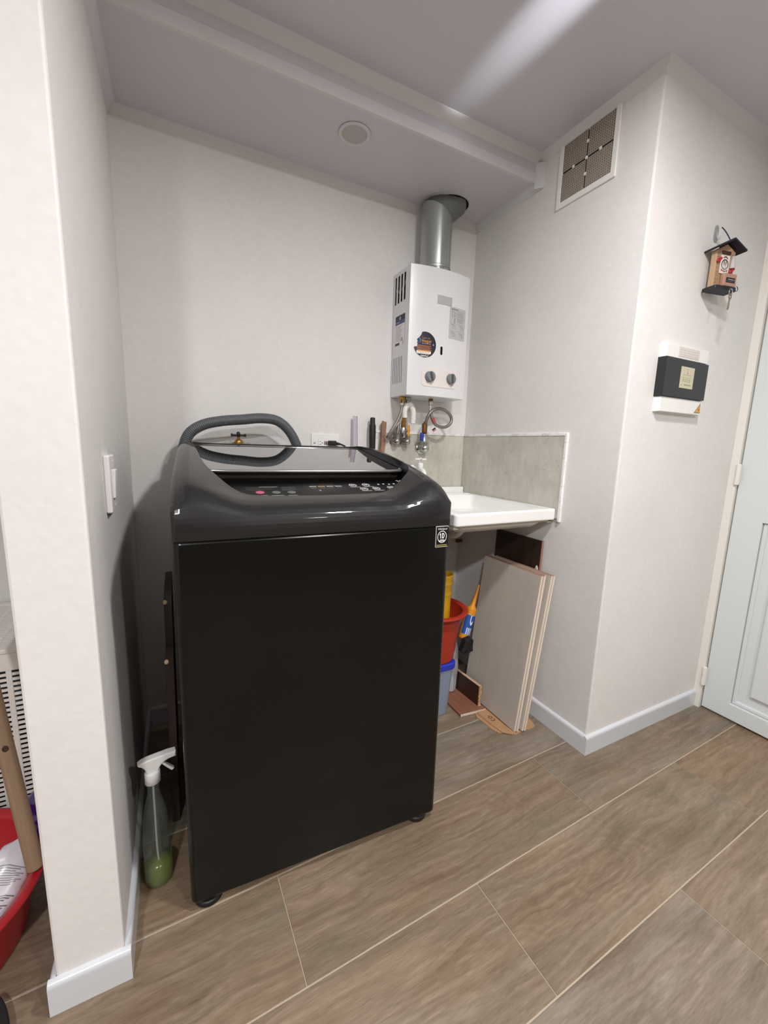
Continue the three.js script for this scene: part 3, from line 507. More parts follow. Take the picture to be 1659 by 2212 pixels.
// hoses and valves between heater and wall
const chromeElbow = (x, y, r = 0.017) => [lathe([[0, 0], [r * 1.35, 0], [r * 1.3, 0.003], [r * 0.8, 0.007], [r * 0.7, 0.03], [0, 0.03]], 24).rotateX(Math.PI / 2).translate(x, y, 0.009), new THREE.SphereGeometry(r, 20, 14).translate(x, y, 0.042), rod([x, y, 0.042], [x + 0.002, y + 0.03, 0.046], r * 0.75)];
{
  const t = thing('water_connector', 'braided steel hose curving down behind the wooden stick, leftmost under the heater', 'hose', [1.0, 1.13, 0]);
  const o = (p) => [p[0] - 1.0, p[1] - 1.13, p[2]];
  mesh('hose', tube([[1.031, 1.305, 0.08], [1.029, 1.28, 0.08], [1.018, 1.245, 0.079], [0.995, 1.20, 0.076], [0.978, 1.172, 0.07], [0.972, 1.158, 0.062], [0.984, 1.158, 0.05], [1.008, 1.186, 0.046], [1.035, 1.222, 0.044]].map(o), 0.0068, 70, 12), M.braid, t);
  mesh('nut', [rod(o([1.031, 1.322, 0.08]), o([1.031, 1.297, 0.08]), 0.0098, 0.0098, 6)], M.chrome, t);
  mesh('hose_tail', tube([[1.036, 1.222, 0.044], [1.034, 1.20, 0.046], [1.030, 1.175, 0.046]].map(o), 0.0072, 20, 12), M.braid, t);
  mesh('elbow', [...chromeElbow(1.031 - 1.0, 1.140 - 1.13, 0.016)], phys(0xaeaba6, 0.3, { metalness: 0.9 }), t);
}
{
  const t = thing('gas_valve', 'brass gas valve with a yellow lever and white ribbed sleeve under the heater', 'valve', [1.07, 1.16, 0]);
  const o = (p) => [p[0] - 1.07, p[1] - 1.16, p[2]];
  mesh('ribbed_sleeve', corrugated([[1.047, 1.245, 0.078], [1.045, 1.275, 0.08], [1.055, 1.298, 0.082], [1.072, 1.300, 0.082], [1.086, 1.280, 0.082], [1.090, 1.250, 0.08], [1.090, 1.222, 0.078]].map(o), 0.0125, 0.0008, 0.0055), phys(0xe7e5df, 0.5), t);
  mesh('fitting', [rod(o([1.050, 1.262, 0.07]), o([1.050, 1.232, 0.066]), 0.0085), rod(o([1.050, 1.232, 0.066]), o([1.050, 1.214, 0.062]), 0.011, 0.011, 6), rod(o([1.050, 1.222, 0.062]), o([1.052, 1.205, 0.06]), 0.0095)], M.brass, t);
  mesh('valve_body', [lathe([[0, 0.03], [0.010, 0.03], [0.013, 0.024], [0.013, 0.014], [0.016, 0.010], [0.016, -0.010], [0.013, -0.014], [0.013, -0.026], [0.009, -0.03], [0, -0.03]], 8).translate(...o([1.056, 1.186, 0.055])), rod(o([1.056, 1.186, 0.055]), o([1.070, 1.186, 0.075]), 0.006)], M.chrome, t);
  const lev = ext(rrect(-0.010, -0.026, 0.010, 0.024, 0.006), 0.006, 0.0015, 2).rotateY(0.7).translate(...o([1.070, 1.190, 0.074])); mesh('lever', [lev, rod(o([1.069, 1.190, 0.074]), o([1.075, 1.190, 0.083]), 0.005, 0.005, 6)], phys(0xd9982a, 0.4), t);
  mesh('elbow', chromeElbow(1.085 - 1.07, 1.140 - 1.16, 0.016), phys(0xa89f99, 0.34, { metalness: 0.8 }), t);
}
{
  const t = thing('water_valve', 'looped braided hose with red tape and a blue lever valve below the heater', 'valve', [1.18, 1.12, 0]);
  const o = (p) => [p[0] - 1.18, p[1] - 1.12, p[2]];
  mesh('hose', tube([[1.178, 1.318, 0.085], [1.178, 1.292, 0.085], [1.181, 1.268, 0.087], [1.190, 1.240, 0.09], [1.205, 1.222, 0.092], [1.232, 1.212, 0.094], [1.266, 1.216, 0.096], [1.289, 1.238, 0.096], [1.287, 1.262, 0.095], [1.262, 1.284, 0.094], [1.225, 1.294, 0.094], [1.192, 1.288, 0.096], [1.170, 1.272, 0.095], [1.160, 1.250, 0.09], [1.158, 1.225, 0.082]].map(o), 0.0072, 160, 12), M.braid, t);
  mesh('tape', rod(o([1.188, 1.250, 0.0893]), o([1.1985, 1.228, 0.0915]), 0.0085), phys(0xb5413c, 0.5), t).userData.label = 'red tape';
  mesh('nut', [rod(o([1.178, 1.33, 0.085]), o([1.178, 1.308, 0.085]), 0.010, 0.010, 6), rod(o([1.178, 1.306, 0.085]), o([1.178, 1.280, 0.085]), 0.0082)], M.chrome, t);
  mesh('fitting', [lathe([[0, 0.024], [0.0105, 0.024], [0.0125, 0.020], [0.0125, -0.016], [0.011, -0.022], [0, -0.022]], 24).translate(...o([1.160, 1.202, 0.07])), rod(o([1.160, 1.22, 0.072]), o([1.158, 1.232, 0.08]), 0.008, 0.008, 6)], M.bronze, t);
  mesh('valve_body', [lathe([[0, 0.024], [0.011, 0.024], [0.012, 0.012], [0.010, 0.010], [0.012, 0.0], [0.012, -0.01], [0.014, -0.014], [0.014, -0.022], [0, -0.022]], 8).translate(...o([1.165, 1.160, 0.062]))], M.chrome, t);
  mesh('lever', ext(rrect(-0.008, -0.019, 0.009, 0.019, 0.004), 0.010, 0.002, 2).translate(...o([1.147, 1.164, 0.066])), phys(0x1f3e9c, 0.4), t).userData.label = 'blue lever';
  mesh('elbow', chromeElbow(1.183 - 1.18, 1.112 - 1.12, 0.021), M.chrome, t);
  mesh('paper_tag', new THREE.PlaneGeometry(0.020, 0.026, 3, 3).rotateZ(0.6).translate(...o([1.200, 1.200, 0.088])), std(0xffffff, 0.6, { side: THREE.DoubleSide, map: canvasTex(64, 64, (c) => { c.fillStyle = '#e5dcd6'; c.fillRect(0, 0, 64, 64); c.fillStyle = '#1a1414'; c.fillRect(0, 20, 64, 20); c.fillStyle = '#a3322f'; c.fillRect(0, 44, 64, 10); }) }), t);
}
// white plastic tap over the sink
{
  const t = thing('tap', 'white plastic tap with a cross handle above the laundry sink', 'tap', [1.140, 1.02, 0.008]);
  const arm = (a) => rod([0.024 * Math.cos(a), 0.041, 0.072 + 0.024 * Math.sin(a)], [-0.024 * Math.cos(a), 0.041, 0.072 - 0.024 * Math.sin(a)], 0.0038);
  const balls = []; for (const a of [0.15, 0.15 + Math.PI / 2]) for (const s of [-1, 1]) balls.push(new THREE.SphereGeometry(0.0052, 12, 10).translate(s * 0.024 * Math.cos(a), 0.041, 0.072 + s * 0.024 * Math.sin(a)));
  mesh('cross_handle', [arm(0.15), arm(0.15 + Math.PI / 2), ...balls, new THREE.SphereGeometry(0.007, 14, 10).translate(0, 0.042, 0.072)], M.whiteGloss, t);
  mesh('bonnet', lathe([[0, 0.034], [0.005, 0.034], [0.006, 0.026], [0.011, 0.024], [0.013, 0.018], [0.013, 0.004], [0.010, 0.0], [0, 0]], 24).translate(0, 0, 0.072), M.whiteGloss, t);
  mesh('body', [tube([[0, -0.010, 0.0], [0, -0.010, 0.05], [0, -0.008, 0.085], [0, -0.018, 0.105], [0, -0.045, 0.112]], 0.0105, 40, 16), lathe([[0, 0], [0.022, 0], [0.021, 0.004], [0.012, 0.008], [0, 0.008]], 24).rotateX(Math.PI / 2).translate(0, -0.010, 0), rod([0, -0.012, 0.072], [0, 0.004, 0.072], 0.0105)], M.whiteGloss, t);
}
// brass tap behind the machine
{
  const t = thing('tap', 'brass tap with a black T-handle on the wall behind the washing machine', 'tap', [0.337, 1.09, 0]);
  mesh('handle', [rb(-0.027, 0.047, 0.076, 0.027, 0.055, 0.086, 0.0035), rb(-0.027, 0.045, 0.074, -0.02, 0.057, 0.088, 0.003), rb(0.02, 0.045, 0.074, 0.027, 0.057, 0.088, 0.003), lathe([[0, 0.064], [0.005, 0.063], [0.007, 0.058], [0.007, 0.046], [0, 0.046]], 18).translate(0, 0, 0.081)], phys(0x1b1310, 0.5), t);
  mesh('bonnet', lathe([[0, 0.046], [0.005, 0.046], [0.006, 0.036], [0.012, 0.034], [0.015, 0.028], [0.015, 0.016], [0.011, 0.010], [0, 0.010]], 8).translate(0, 0, 0.081), M.brass, t);
  mesh('body', [rod([0, 0, 0], [0, 0, 0.10], 0.012), lathe([[0, 0], [0.026, 0], [0.025, 0.004], [0.014, 0.009], [0, 0.009]], 24).rotateX(Math.PI / 2), tube([[0, 0, 0.081], [0, 0.001, 0.105], [0, -0.014, 0.125], [0, -0.05, 0.130]], 0.011, 30, 14), rod([0, 0, 0.081], [0, 0.014, 0.081], 0.012)], M.brass, t);
}
// ------------------------------------------------------------------ laundry sink
{
  const x0 = 0.955, x1 = XR - 0.0095, z0 = 0.0115, z1 = 0.617, yt = 0.897, ap = 0.045;
  const t = thing('laundry_sink', 'white laundry sink basin fixed in the corner between washing machine and wall', 'sink', [(x0 + x1) / 2, yt, (z0 + z1) / 2]);
  const w = x1 - x0, d = z1 - z0, foot = (k, r) => { const g = ext(rrect(-w / 2 + k, -d / 2 + k, w / 2 - k, d / 2 - k, r), ap, 0.007, 4, 10); g.rotateX(-Math.PI / 2); g.translate(0, -ap, 0); return g; };
  const solid = foot(0, 0.014);
  const hx0 = -w / 2 + 0.048, hx1 = w / 2 - 0.034, hz0 = -d / 2 + 0.125, hz1 = d / 2 - 0.046;
  const ring = (k, rad) => { const q = rrect(hx0 + k, -hz1 + k, hx1 - k, -hz0 - k, rad).getPoints(8); q.pop(); return q; };
  const inner = ext(rrect(hx0, -hz1, hx1, -hz0, 0.026), 0.2, 0, 1, 8); inner.rotateX(-Math.PI / 2); inner.translate(0, -0.1, 0);
  mesh('basin', boxUV(cut(solid, inner)), M.whiteGloss, t);
  { // the bowl: rings of rounded rectangles from the rim down to the floor of the bowl and up again outside
    const levels = [[-0.0012, -0.0006, 0.026], [-0.05, 0.004, 0.028], [-0.062, 0.009, 0.03], [-0.069, 0.02, 0.03], [-0.0695, 0.11, 0.03], [-0.0785, 0.11, 0.03], [-0.078, 0.012, 0.03], [-0.06, -0.006, 0.03], [-0.044, -0.009, 0.03], [-0.04, -0.001, 0.026]];
    const pos = [], idx = []; let n = 0; levels.forEach(([y, k, rad]) => { const q = ring(k, rad); n = q.length; q.forEach((p) => pos.push(p.x, y, -p.y)); });
    for (let l = 0; l < levels.length - 1; l++) for (let i = 0; i < n; i++) { const a = l * n + i, b = l * n + (i + 1) % n; idx.push(a, a + n, b, b, a + n, b + n); }
    for (const [l, f] of [[4, 0], [5, 1]]) { const c = pos.length / 3; pos.push((hx0 + hx1) / 2, levels[l][0], (hz0 + hz1) / 2); for (let i = 0; i < n; i++) { const a = l * n + i, b = l * n + (i + 1) % n; f ? idx.push(a, b, c) : idx.push(a, c, b); } }
    const g = new THREE.BufferGeometry(); g.setAttribute('position', new THREE.Float32BufferAttribute(pos, 3)); g.setIndex(idx); g.computeVertexNormals();
    const m = M.whiteGloss.clone(); m.side = THREE.DoubleSide; mesh('bowl', g, m, t);
  }
  mesh('upstand', rb(-w / 2, -0.004, -d / 2, w / 2 - 0.001, 0.026, -d / 2 + 0.022, 0.005), M.whiteGloss, t);
  mesh('soap_ledge', rb(-w / 2 + 0.02, -0.004, -d / 2 + 0.026, w / 2 - 0.02, 0.0025, -d / 2 + 0.10, 0.002), M.whiteGloss, t);
  mesh('drain', lathe([[0, 0], [0.03, 0], [0.033, 0.002], [0.03, 0.004], [0.006, 0.002], [0, 0.003]], 28).translate(0, -0.0695, 0.02), M.chrome, t);
  for (const x of [-w / 2 + 0.006, w / 2 - 0.0235]) mesh('bracket', [rb(x, -ap - 0.012, -d / 2, x + 0.022, -ap + 0.001, d / 2 - 0.018, 0.002), rb(x, -ap - 0.09, -d / 2 - 0.002, x + 0.022, -ap, -d / 2 + 0.008, 0.002)], phys(0xcfc8ba, 0.5), t);
  mesh('support_rail', rb(-w / 2 + 0.02, -ap - 0.008, d / 2 - 0.045, w / 2 - 0.002, -ap + 0.001, d / 2 - 0.018, 0.002), phys(0xc4bba9, 0.55), t);
  mesh('drain_pipe', tube([[0, -0.075, 0.02], [0, -0.12, 0.02], [0, -0.15, -0.02], [0, -0.15, -0.12], [0, -0.15, -d / 2 - 0.008]], 0.02, 40, 16), M.white, t);
}
{ const t = thing('pipe_plug', 'small dark brass pipe plug on the wall under the sink, near the corner', 'pipe', [XR - 0.0005, 0.64, 0.03]); mesh('plug', [rod([0, 0, 0], [-0.022, 0, 0], 0.009), rod([-0.02, 0, 0], [-0.032, 0, 0], 0.011, 0.011, 6)], M.bronze, t); }

// ------------------------------------------------------------------ tools leaning behind the machine
function leaning(name, label, cat, x, z, topZ, h, build, lean = 0) { const t = thing(name, label, cat, [x, 0, z]); t.rotation.x = -Math.asin((z - topZ) / h); build(t); if (lean) t.rotation.z = lean; return t; }
leaning('plastic_channel', 'pale lilac plastic angle strip standing against the wall behind the machine', 'plastic strip', 0.834, 0.10, 0.022, 1.245, (t) => {
  mesh('strip', rb(-0.013, 0, -0.0015, 0.006, 1.245, 0.0015, 0.0008, 1), phys(0xcfc8d2, 0.35, { transmission: 0.3 }), t);
  mesh('flange', rb(0.0062, 0, -0.006, 0.0085, 1.245, 0.007, 0.0006, 1), phys(0xe9e6ea, 0.35), t);
});
leaning('broom_handle', 'black handle with a grooved grip and dark brown shaft, standing behind the machine', 'handle', 0.913, 0.045, 0.028, 1.24, (t) => {
  mesh('shaft', lathe([[0, 0], [0.011, 0], [0.011, 1.12], [0, 1.12]], 20), phys(0x2a1c18, 0.4), t);
  mesh('grip', lathe([[0.0112, 1.10], [0.0135, 1.103], [0.0142, 1.16], [0.0148, 1.205], [0.0115, 1.213], [0.0112, 1.236], [0.009, 1.24], [0, 1.24]], 24), phys(0x161616, 0.5), t);
});
const woodGrain = (r0, g0, b0, seed, amp = 26) => dataTex(256, 512, (u, v) => { const n = fbm(u * 12, v * 2.5, seed, 4, 12, 100) - 0.5, f = fbm(u * 70, v * 6, seed + 4, 2, 70, 100) - 0.5, b = fbm(u * 3, v * 4, seed + 9, 3) - 0.5, k = n * amp + f * amp * 0.6 + b * amp; return [clamp(r0 + k), clamp(g0 + k), clamp(b0 + k * 0.9)]; });
leaning('wooden_stick', 'rough brown wooden stick standing beside the braided hose behind the machine', 'stick', 0.876, 0.135, 0.022, 1.237, (t) => {
  const s = new THREE.Shape(); s.moveTo(-0.012, 0); s.lineTo(0.010, 0); s.lineTo(0.011, 0.5); s.lineTo(0.010, 1.08); s.lineTo(0.0135, 1.225); s.quadraticCurveTo(0.013, 1.238, 0.006, 1.234); s.lineTo(-0.006, 1.237); s.lineTo(-0.011, 1.222); s.lineTo(-0.009, 1.16); s.lineTo(-0.012, 1.08); s.closePath();
  const g = ext(s, 0.012, 0.002, 2); g.translate(0, 0, -0.006); mesh('stick', boxUV(g, 8), std(0xffffff, 0.75, { map: woodGrain(142, 104, 82, 14) }), t);
}, -0.077);

// ------------------------------------------------------------------ outlet with plug, light switch
{
  const t = thing('power_outlet', 'white rectangular wall socket with round screws behind the washing machine', 'outlet', [0.7025, 1.122, 0]);
  mesh('plate', cut(rb(-0.0625, -0.039, 0, 0.0625, 0.039, 0.006, 0.0025), bx(-0.0335, -0.0165, -0.01, 0.0335, 0.0165, 0.02)), M.white, t);
  const face = mesh('receptacle', rb(-0.033, -0.016, 0, 0.033, 0.016, 0.008, 0.0015), phys(0xf4f1ee, 0.3), t);
  for (const x of [-0.022, 0.024]) { for (const [dx, dy, w, h] of [[-0.002, 0.006, 0.007, 0.0016], [-0.002, -0.006, 0.008, 0.0016]]) mesh('slot', bx(x + dx - w / 2, dy - h / 2, 0.0075, x + dx + w / 2, dy + h / 2, 0.0083), M.dark, face); mesh('slot', rod([x + 0.008, 0, 0.0075], [x + 0.008, 0, 0.0083], 0.0022), M.dark, face); }
  mesh('reset_button', rb(-0.006, -0.008, 0.006, -0.001, 0.008, 0.0095, 0.001), phys(0x8e4a45, 0.5), t); mesh('test_button', rb(0.001, -0.008, 0.006, 0.005, 0.008, 0.0095, 0.001), M.black, t);
  for (const x of [-0.049, 0.049]) mesh('screw', lathe([[0, 0.0022], [0.003, 0.0019], [0.0048, 0], [0, 0]], 16).rotateX(Math.PI / 2).translate(x, 0, 0.006), M.chrome, t);
}
{
  const t = thing('mains_lead', 'black plug and cord of the washing machine in the wall socket', 'cord', [0.728, 1.122, 0.0085]);
  mesh('plug', [rb(-0.018, -0.010, 0, 0.016, 0.011, 0.026, 0.005), rod([0.012, 0, 0.014], [0.034, -0.003, 0.016], 0.0075, 0.0045)], M.black, t);
  mesh('cord', tube([[0.03, -0.002, 0.016], [0.050, -0.009, 0.02], [0.068, -0.03, 0.026], [0.07, -0.12, 0.035], [0.05, -0.3, 0.04], [0.0, -0.5, 0.05]], 0.0038, 50, 10), M.black, t);
}
{
  const t = thing('light_switch', 'white light switch with one rocker on the left alcove wall', 'light switch', [XL, 1.016, 0.60]);
  mesh('plate', cut(rb(0, -0.064, -0.042, 0.012, 0.064, 0.042, 0.004), bx(0.006, -0.034, -0.018, 0.03, 0.034, 0.018)), M.white, t);
  const r = mesh('rocker', rb(0.003, -0.0325, -0.0165, 0.018, 0.0325, 0.0165, 0.002), M.white, t); r.rotation.z = -0.05;
  for (const y of [-0.05, 0.05]) mesh('screw', lathe([[0, 0.0015], [0.003, 0.001], [0.0036, 0], [0, 0]], 12).rotateZ(-Math.PI / 2).translate(0.012, y, 0), M.white, t);
}

// ------------------------------------------------------------------ ventilation grille
{
  const t = thing('vent_grille', 'square ventilation grille of four perforated panels high on the right wall', 'vent', [XR, 2.119, 0.593]);
  const s = 0.118, b = 0.100, fr = rrect(-s, -s + 0.005, s, s - 0.008, 0.003); fr.holes.push(new THREE.Path([[-b, -0.093], [-b, 0.1], [b, 0.1], [b, -0.093]].map((p) => new THREE.Vector2(...p))));
  const put = (g) => g.rotateY(-Math.PI / 2);
  mesh('frame', boxUV(put(ext(fr, 0.007, 0.002, 2))), M.white, t);
  mesh('backing', bx(-0.0012, -0.095, -0.102, -0.0004, 0.102, 0.102), std(0x0d0a08, 0.9), t);
  const plastic = std(0x9b9186, 0.6);
  const n = 12, g = 0.0052;
  for (const [za, zb] of [[-b, -g], [g, b]]) for (const [ya, yb] of [[-0.093, 0.0035 - g], [0.0035 + g, 0.1]]) {
    const L = []; for (let i = 0; i <= n; i++) { const z = za + (zb - za) * i / n; L.push(bx(-0.005, ya, z - 0.0022, -0.002, yb, z + 0.0022)); const y = ya + (yb - ya) * i / n; L.push(bx(-0.0045, y - 0.0022, za, -0.0022, y + 0.0022, zb)); }
    mesh('grille_panel', L, plastic, t);
  }
  for (const [z, y] of [[0, 0.0035], [0, 0.055], [0, -0.047], [0.053, 0.0035], [-0.053, 0.0035]]) mesh('clip', rb(-0.0075, y - 0.0048, z - 0.0042, -0.002, y + 0.0048, z + 0.0042, 0.0015, 2), M.white, t);
}

// ------------------------------------------------------------------ fuse box
{
  const t = thing('fuse_box', 'white electrical panel with a black door, handwritten note and warning triangle', 'electrical panel', [1.71, 1.374, ZP]);
  const cham = (x0, y0, x1, y1, d, c) => { const g = new THREE.BoxGeometry(1, 1, 1), p = g.attributes.position; for (let i = 0; i < p.count; i++) { const f = p.getZ(i) > 0 ? 1 : 0, sx = p.getX(i) > 0, sy = p.getY(i) > 0; p.setXYZ(i, sx ? x1 - f * c * 0.4 : x0 + f * c, sy ? y1 - f * c * 0.3 : y0 + f * c * 0.3, f * d); } const n = g.toNonIndexed(); n.computeVertexNormals(); return boxUV(n); };
  mesh('housing', [cham(-0.122, -0.112, 0.138, -0.062, 0.021, 0.007), cham(-0.122, 0.066, 0.138, 0.114, 0.021, 0.007), bx(-0.112, -0.07, 0, 0.125, 0.07, 0.015)], M.white, t);
  const dg = cham(-0.126, -0.0615, 0.138, 0.0655, 0.026, 0.006); const door = mesh('door', dg, phys(0x1d1f22, 0.42), t); door.userData.label = 'black cover door';
  mesh('door_label', map01(rb(-0.031, -0.028, 0.0255, 0.050, 0.043, 0.0267, 0.0004, 1), -0.031, -0.028, 0.050, 0.043), std(0xffffff, 0.6, { map: canvasTex(256, 224, (c, a, b) => { c.fillStyle = '#c9c2a6'; c.fillRect(0, 0, a, b); c.fillStyle = '#8d8a7c'; c.fillRect(112, 20, 26, 7); c.fillRect(122, 34, 8, 40); c.fillRect(40, 84, 176, 4); c.fillRect(110, 64, 34, 5); for (let i = 0; i < 4; i++) for (let j = 0; j < 3; j++) { c.fillStyle = j ? '#77756b' : '#9c9a8c'; c.fillRect(46 + i * 42, 112 + j * 18, 28, 6); } c.fillRect(22, 188, 30, 5); c.fillRect(84, 184, 132, 8); }) }), door).userData.label = 'beige printed label';
  mesh('note', map01(rb(-0.050, 0.073, 0.0205, 0.076, 0.106, 0.0216, 0.0004, 1), -0.050, 0.073, 0.076, 0.106), std(0xffffff, 0.7, { map: canvasTex(384, 112, (c, a, b) => { c.fillStyle = '#d9d2cd'; c.fillRect(0, 0, a, b); c.strokeStyle = '#b3a9a4'; c.lineWidth = 3; const r = rng(6); for (const y of [34, 58, 84]) { c.beginPath(); c.moveTo(20, y); for (let x = 20; x < a - 20; x += 7) c.lineTo(x, y + (r() - 0.5) * 15 * (r() > 0.2 ? 1 : 0)); c.stroke(); } c.strokeStyle = '#a59d98'; c.beginPath(); c.moveTo(10, 104); c.lineTo(a - 10, 104); c.stroke(); }) }), t).userData.label = 'small handwritten paper note';
  const tri = ext(poly([[0.092, -0.105], [0.130, -0.105], [0.128, -0.070]]), 0.0008).translate(0, 0, 0.0208), tt = map01(tri, 0.092, -0.105, 0.130, -0.070);
  mesh('warning_triangle', tt, std(0xffffff, 0.5, { map: canvasTex(128, 128, (c, a, b) => { c.fillStyle = '#d9a14a'; c.fillRect(0, 0, a, b); c.strokeStyle = '#5d4020'; c.lineWidth = 7; c.beginPath(); c.moveTo(2, 125); c.lineTo(125, 125); c.lineTo(120, 4); c.closePath(); c.stroke(); c.fillStyle = '#5a2d18'; c.beginPath(); c.moveTo(92, 52); c.lineTo(76, 88); c.lineTo(90, 86); c.lineTo(82, 114); c.lineTo(104, 78); c.lineTo(91, 80); c.closePath(); c.fill(); }) }), t);
}

// ------------------------------------------------------------------ little house for keys, on a clear adhesive hook
{
  const t = thing('key_holder', 'miniature wooden birdhouse key holder with a dark roof, hanging above the fuse box', 'key holder', [1.772, 1.673, ZP + 0.006], -12 * RAD);
  const tan = std(0xc59a6b, 0.7), roofM = std(0x17131f, 0.6), W = 0.1;
  const bodyTex = canvasTex(512, 640, (c, a, b) => { c.fillStyle = '#a58669'; c.fillRect(0, 0, a, b); c.strokeStyle = '#6b4c36'; c.lineWidth = 5; for (let j = 0; j < 11; j++) { const y = 40 + j * 54; for (const [x, l] of [[6, 70 + (j % 2) * 30], [a - 96 - (j % 3) * 12, 90]]) { c.beginPath(); c.moveTo(x, y); c.lineTo(x + l, y); c.stroke(); } if (j % 2) { c.beginPath(); c.moveTo(60, y); c.lineTo(60, y + 54); c.stroke(); } } });
  const hs = poly([[0.010, 0.012], [0.090, 0.012], [0.090, 0.128], [0.050, 0.150], [0.010, 0.128]]);
  const house = mesh('house', map01(ext(hs, 0.019, 0.001, 1).translate(0, 0, 0.009), 0.010, 0.012, 0.090, 0.150), std(0xffffff, 0.75, { map: bodyTex }), t);
  mesh('side_board', rb(0.0085, 0.012, 0.0095, 0.0115, 0.127, 0.0285, 0.0008, 1), std(0xb99c7a, 0.7), t);
  const slope = (s) => { const g = rb(-0.001, -0.003, -0.004, 0.066, 0.003, 0.052, 0.0012, 1); g.rotateZ(-0.47); if (s < 0) g.scale(-1, 1, 1); g.translate(0.05, 0.157, 0); if (s < 0) { const p = g.attributes.position, n = g.attributes.normal; for (let i = 0; i < p.count; i += 3) { const q = [p.getX(i + 1), p.getY(i + 1), p.getZ(i + 1)]; p.setXYZ(i + 1, p.getX(i + 2), p.getY(i + 2), p.getZ(i + 2)); p.setXYZ(i + 2, ...q); } g.computeVertexNormals(); } return g; };
  mesh('roof', slope(1), roofM, t); mesh('roof', slope(-1), roofM, t);
  mesh('base', (() => { const s = new THREE.Shape(); s.moveTo(0, 0); s.lineTo(W, 0); s.lineTo(W, -0.03); s.quadraticCurveTo(W, -0.046, W - 0.016, -0.046); s.lineTo(0.008, -0.046); s.quadraticCurveTo(0, -0.046, 0, -0.038); s.closePath(); const g = ext(s, 0.012, 0.0015, 2); g.rotateX(-Math.PI / 2); return g; })(), std(0x1b1c22, 0.55), t);
  const tex = canvasTex(256, 352, (c, a, b) => {
    c.fillStyle = '#dcd6d0'; c.fillRect(0, 0, a, b); c.strokeStyle = '#3c3a3e'; c.lineWidth = 26; c.beginPath(); c.arc(128, 178, 92, 2.6, 6.8); c.stroke(); c.lineWidth = 20; c.beginPath(); c.arc(128, 96, 70, 3.6, 5.9); c.stroke();
    c.strokeStyle = '#6b6f72'; c.lineWidth = 22; c.beginPath(); c.arc(128, 178, 90, 0.2, 2.9); c.stroke(); c.fillStyle = '#5b5058'; c.fillRect(86, 110, 30, 96); c.fillRect(140, 110, 30, 96); c.fillStyle = '#4a3d46'; c.fillRect(88, 212, 34, 34); c.fillRect(136, 206, 36, 36); c.strokeStyle = '#e8e4de'; c.lineWidth = 12; c.beginPath(); c.moveTo(76, 150); c.lineTo(104, 238); c.lineTo(128, 184); c.lineTo(150, 240); c.lineTo(182, 150); c.stroke();
    c.fillStyle = '#96303a'; c.beginPath(); c.moveTo(30, 262); c.quadraticCurveTo(128, 330, 226, 262); c.lineTo(218, 322); c.lineTo(190, 296); c.quadraticCurveTo(128, 340, 66, 296); c.lineTo(38, 322); c.closePath(); c.fill(); c.fillRect(96, 40, 64, 12);
  });
  mesh('plaque', map01(rb(0.026, 0.055, 0.0285, 0.064, 0.112, 0.0315, 0.0006, 1), 0.026, 0.055, 0.064, 0.112), std(0xffffff, 0.6, { map: tex }), t).userData.label = 'white plaque with a coat of arms';
  mesh('shutter', [rb(0.030, 0.117, 0.028, 0.066, 0.126, 0.032, 0.0006, 1)], std(0x3a221c, 0.6), t);
  for (const [x, y, r] of [[0.017, 0.094, 0.5], [0.077, 0.066, 0.6]]) { const g = new THREE.SphereGeometry(0.009, 14, 10); g.scale(1.1, 0.7, 0.5); g.rotateZ(r); g.translate(x, y, 0.031); const q = new THREE.SphereGeometry(0.005, 10, 8); q.scale(1, 0.8, 0.6); q.translate(x + 0.008, y + 0.007, 0.032); mesh('red_bird', [g, q], std(0xb01c2c, 0.5), t); }
  mesh('white_figure', [new THREE.CylinderGeometry(0.006, 0.009, 0.03, 12).translate(0.079, 0.09, 0.0305), new THREE.SphereGeometry(0.006, 12, 8).translate(0.079, 0.108, 0.031)], std(0xbdb6b8, 0.7), t);
  const box = mesh('front_box', rb(0.034, 0.0125, 0.029, 0.092, 0.054, 0.044, 0.004, 3), std(0xa98370, 0.65), t);
  mesh('box_label', map01(rb(0.044, 0.024, 0.0438, 0.083, 0.040, 0.0447, 0.0004, 1), 0.044, 0.024, 0.083, 0.040), std(0xffffff, 0.6, { map: canvasTex(256, 104, (c, a, b) => { c.fillStyle = '#14131c'; c.fillRect(0, 0, a, b); c.fillStyle = '#c9c9cf'; const r = rng(2); for (let i = 0; i < 11; i++) c.fillRect(50 + i * 14, 30 + r() * 5, 9, 15); c.beginPath(); c.arc(226, 42, 9, 0, 7); c.fill(); c.fillStyle = '#8c8c96'; for (let i = 0; i < 17; i++) c.fillRect(18 + i * 12, 70 + r() * 4, 7, 8); }) }), box);
  mesh('key_hook', new THREE.TorusGeometry(0.007, 0.0011, 8, 16, 4.2).rotateZ(-2.4).translate(W + 0.006, 0.012, 0.036), M.black, t); mesh('key_hook', new THREE.TorusGeometry(0.006, 0.001, 8, 16).translate(0.05, 0.004, 0.049), M.black, t);
  mesh('hanging_loop', tube([[0.046, 0.150, 0.04], [0.040, 0.168, 0.034], [0.033, 0.19, 0.024], [0.028, 0.203, 0.016]], 0.0017, 30, 8), std(0x1d1b3a, 0.6), t);
}
{
  const t = thing('adhesive_hook', 'clear plastic adhesive hook on the wall above the miniature birdhouse', 'hook', [1.818, 1.868, ZP]);
  mesh('pad', ext(rrect(-0.012, -0.024, 0.012, 0.03, 0.012), 0.003, 0.001, 2).translate(0, 0, 0), phys(0xc9cdca, 0.2, { transmission: 0.55 }), t);
  mesh('hook', tube([[0, 0.006, 0.003], [0, -0.012, 0.007], [0, -0.018, 0.013], [0, -0.010, 0.018]], 0.0022, 20, 8), phys(0xdfe3e1, 0.15, { transmission: 0.6 }), t);
}
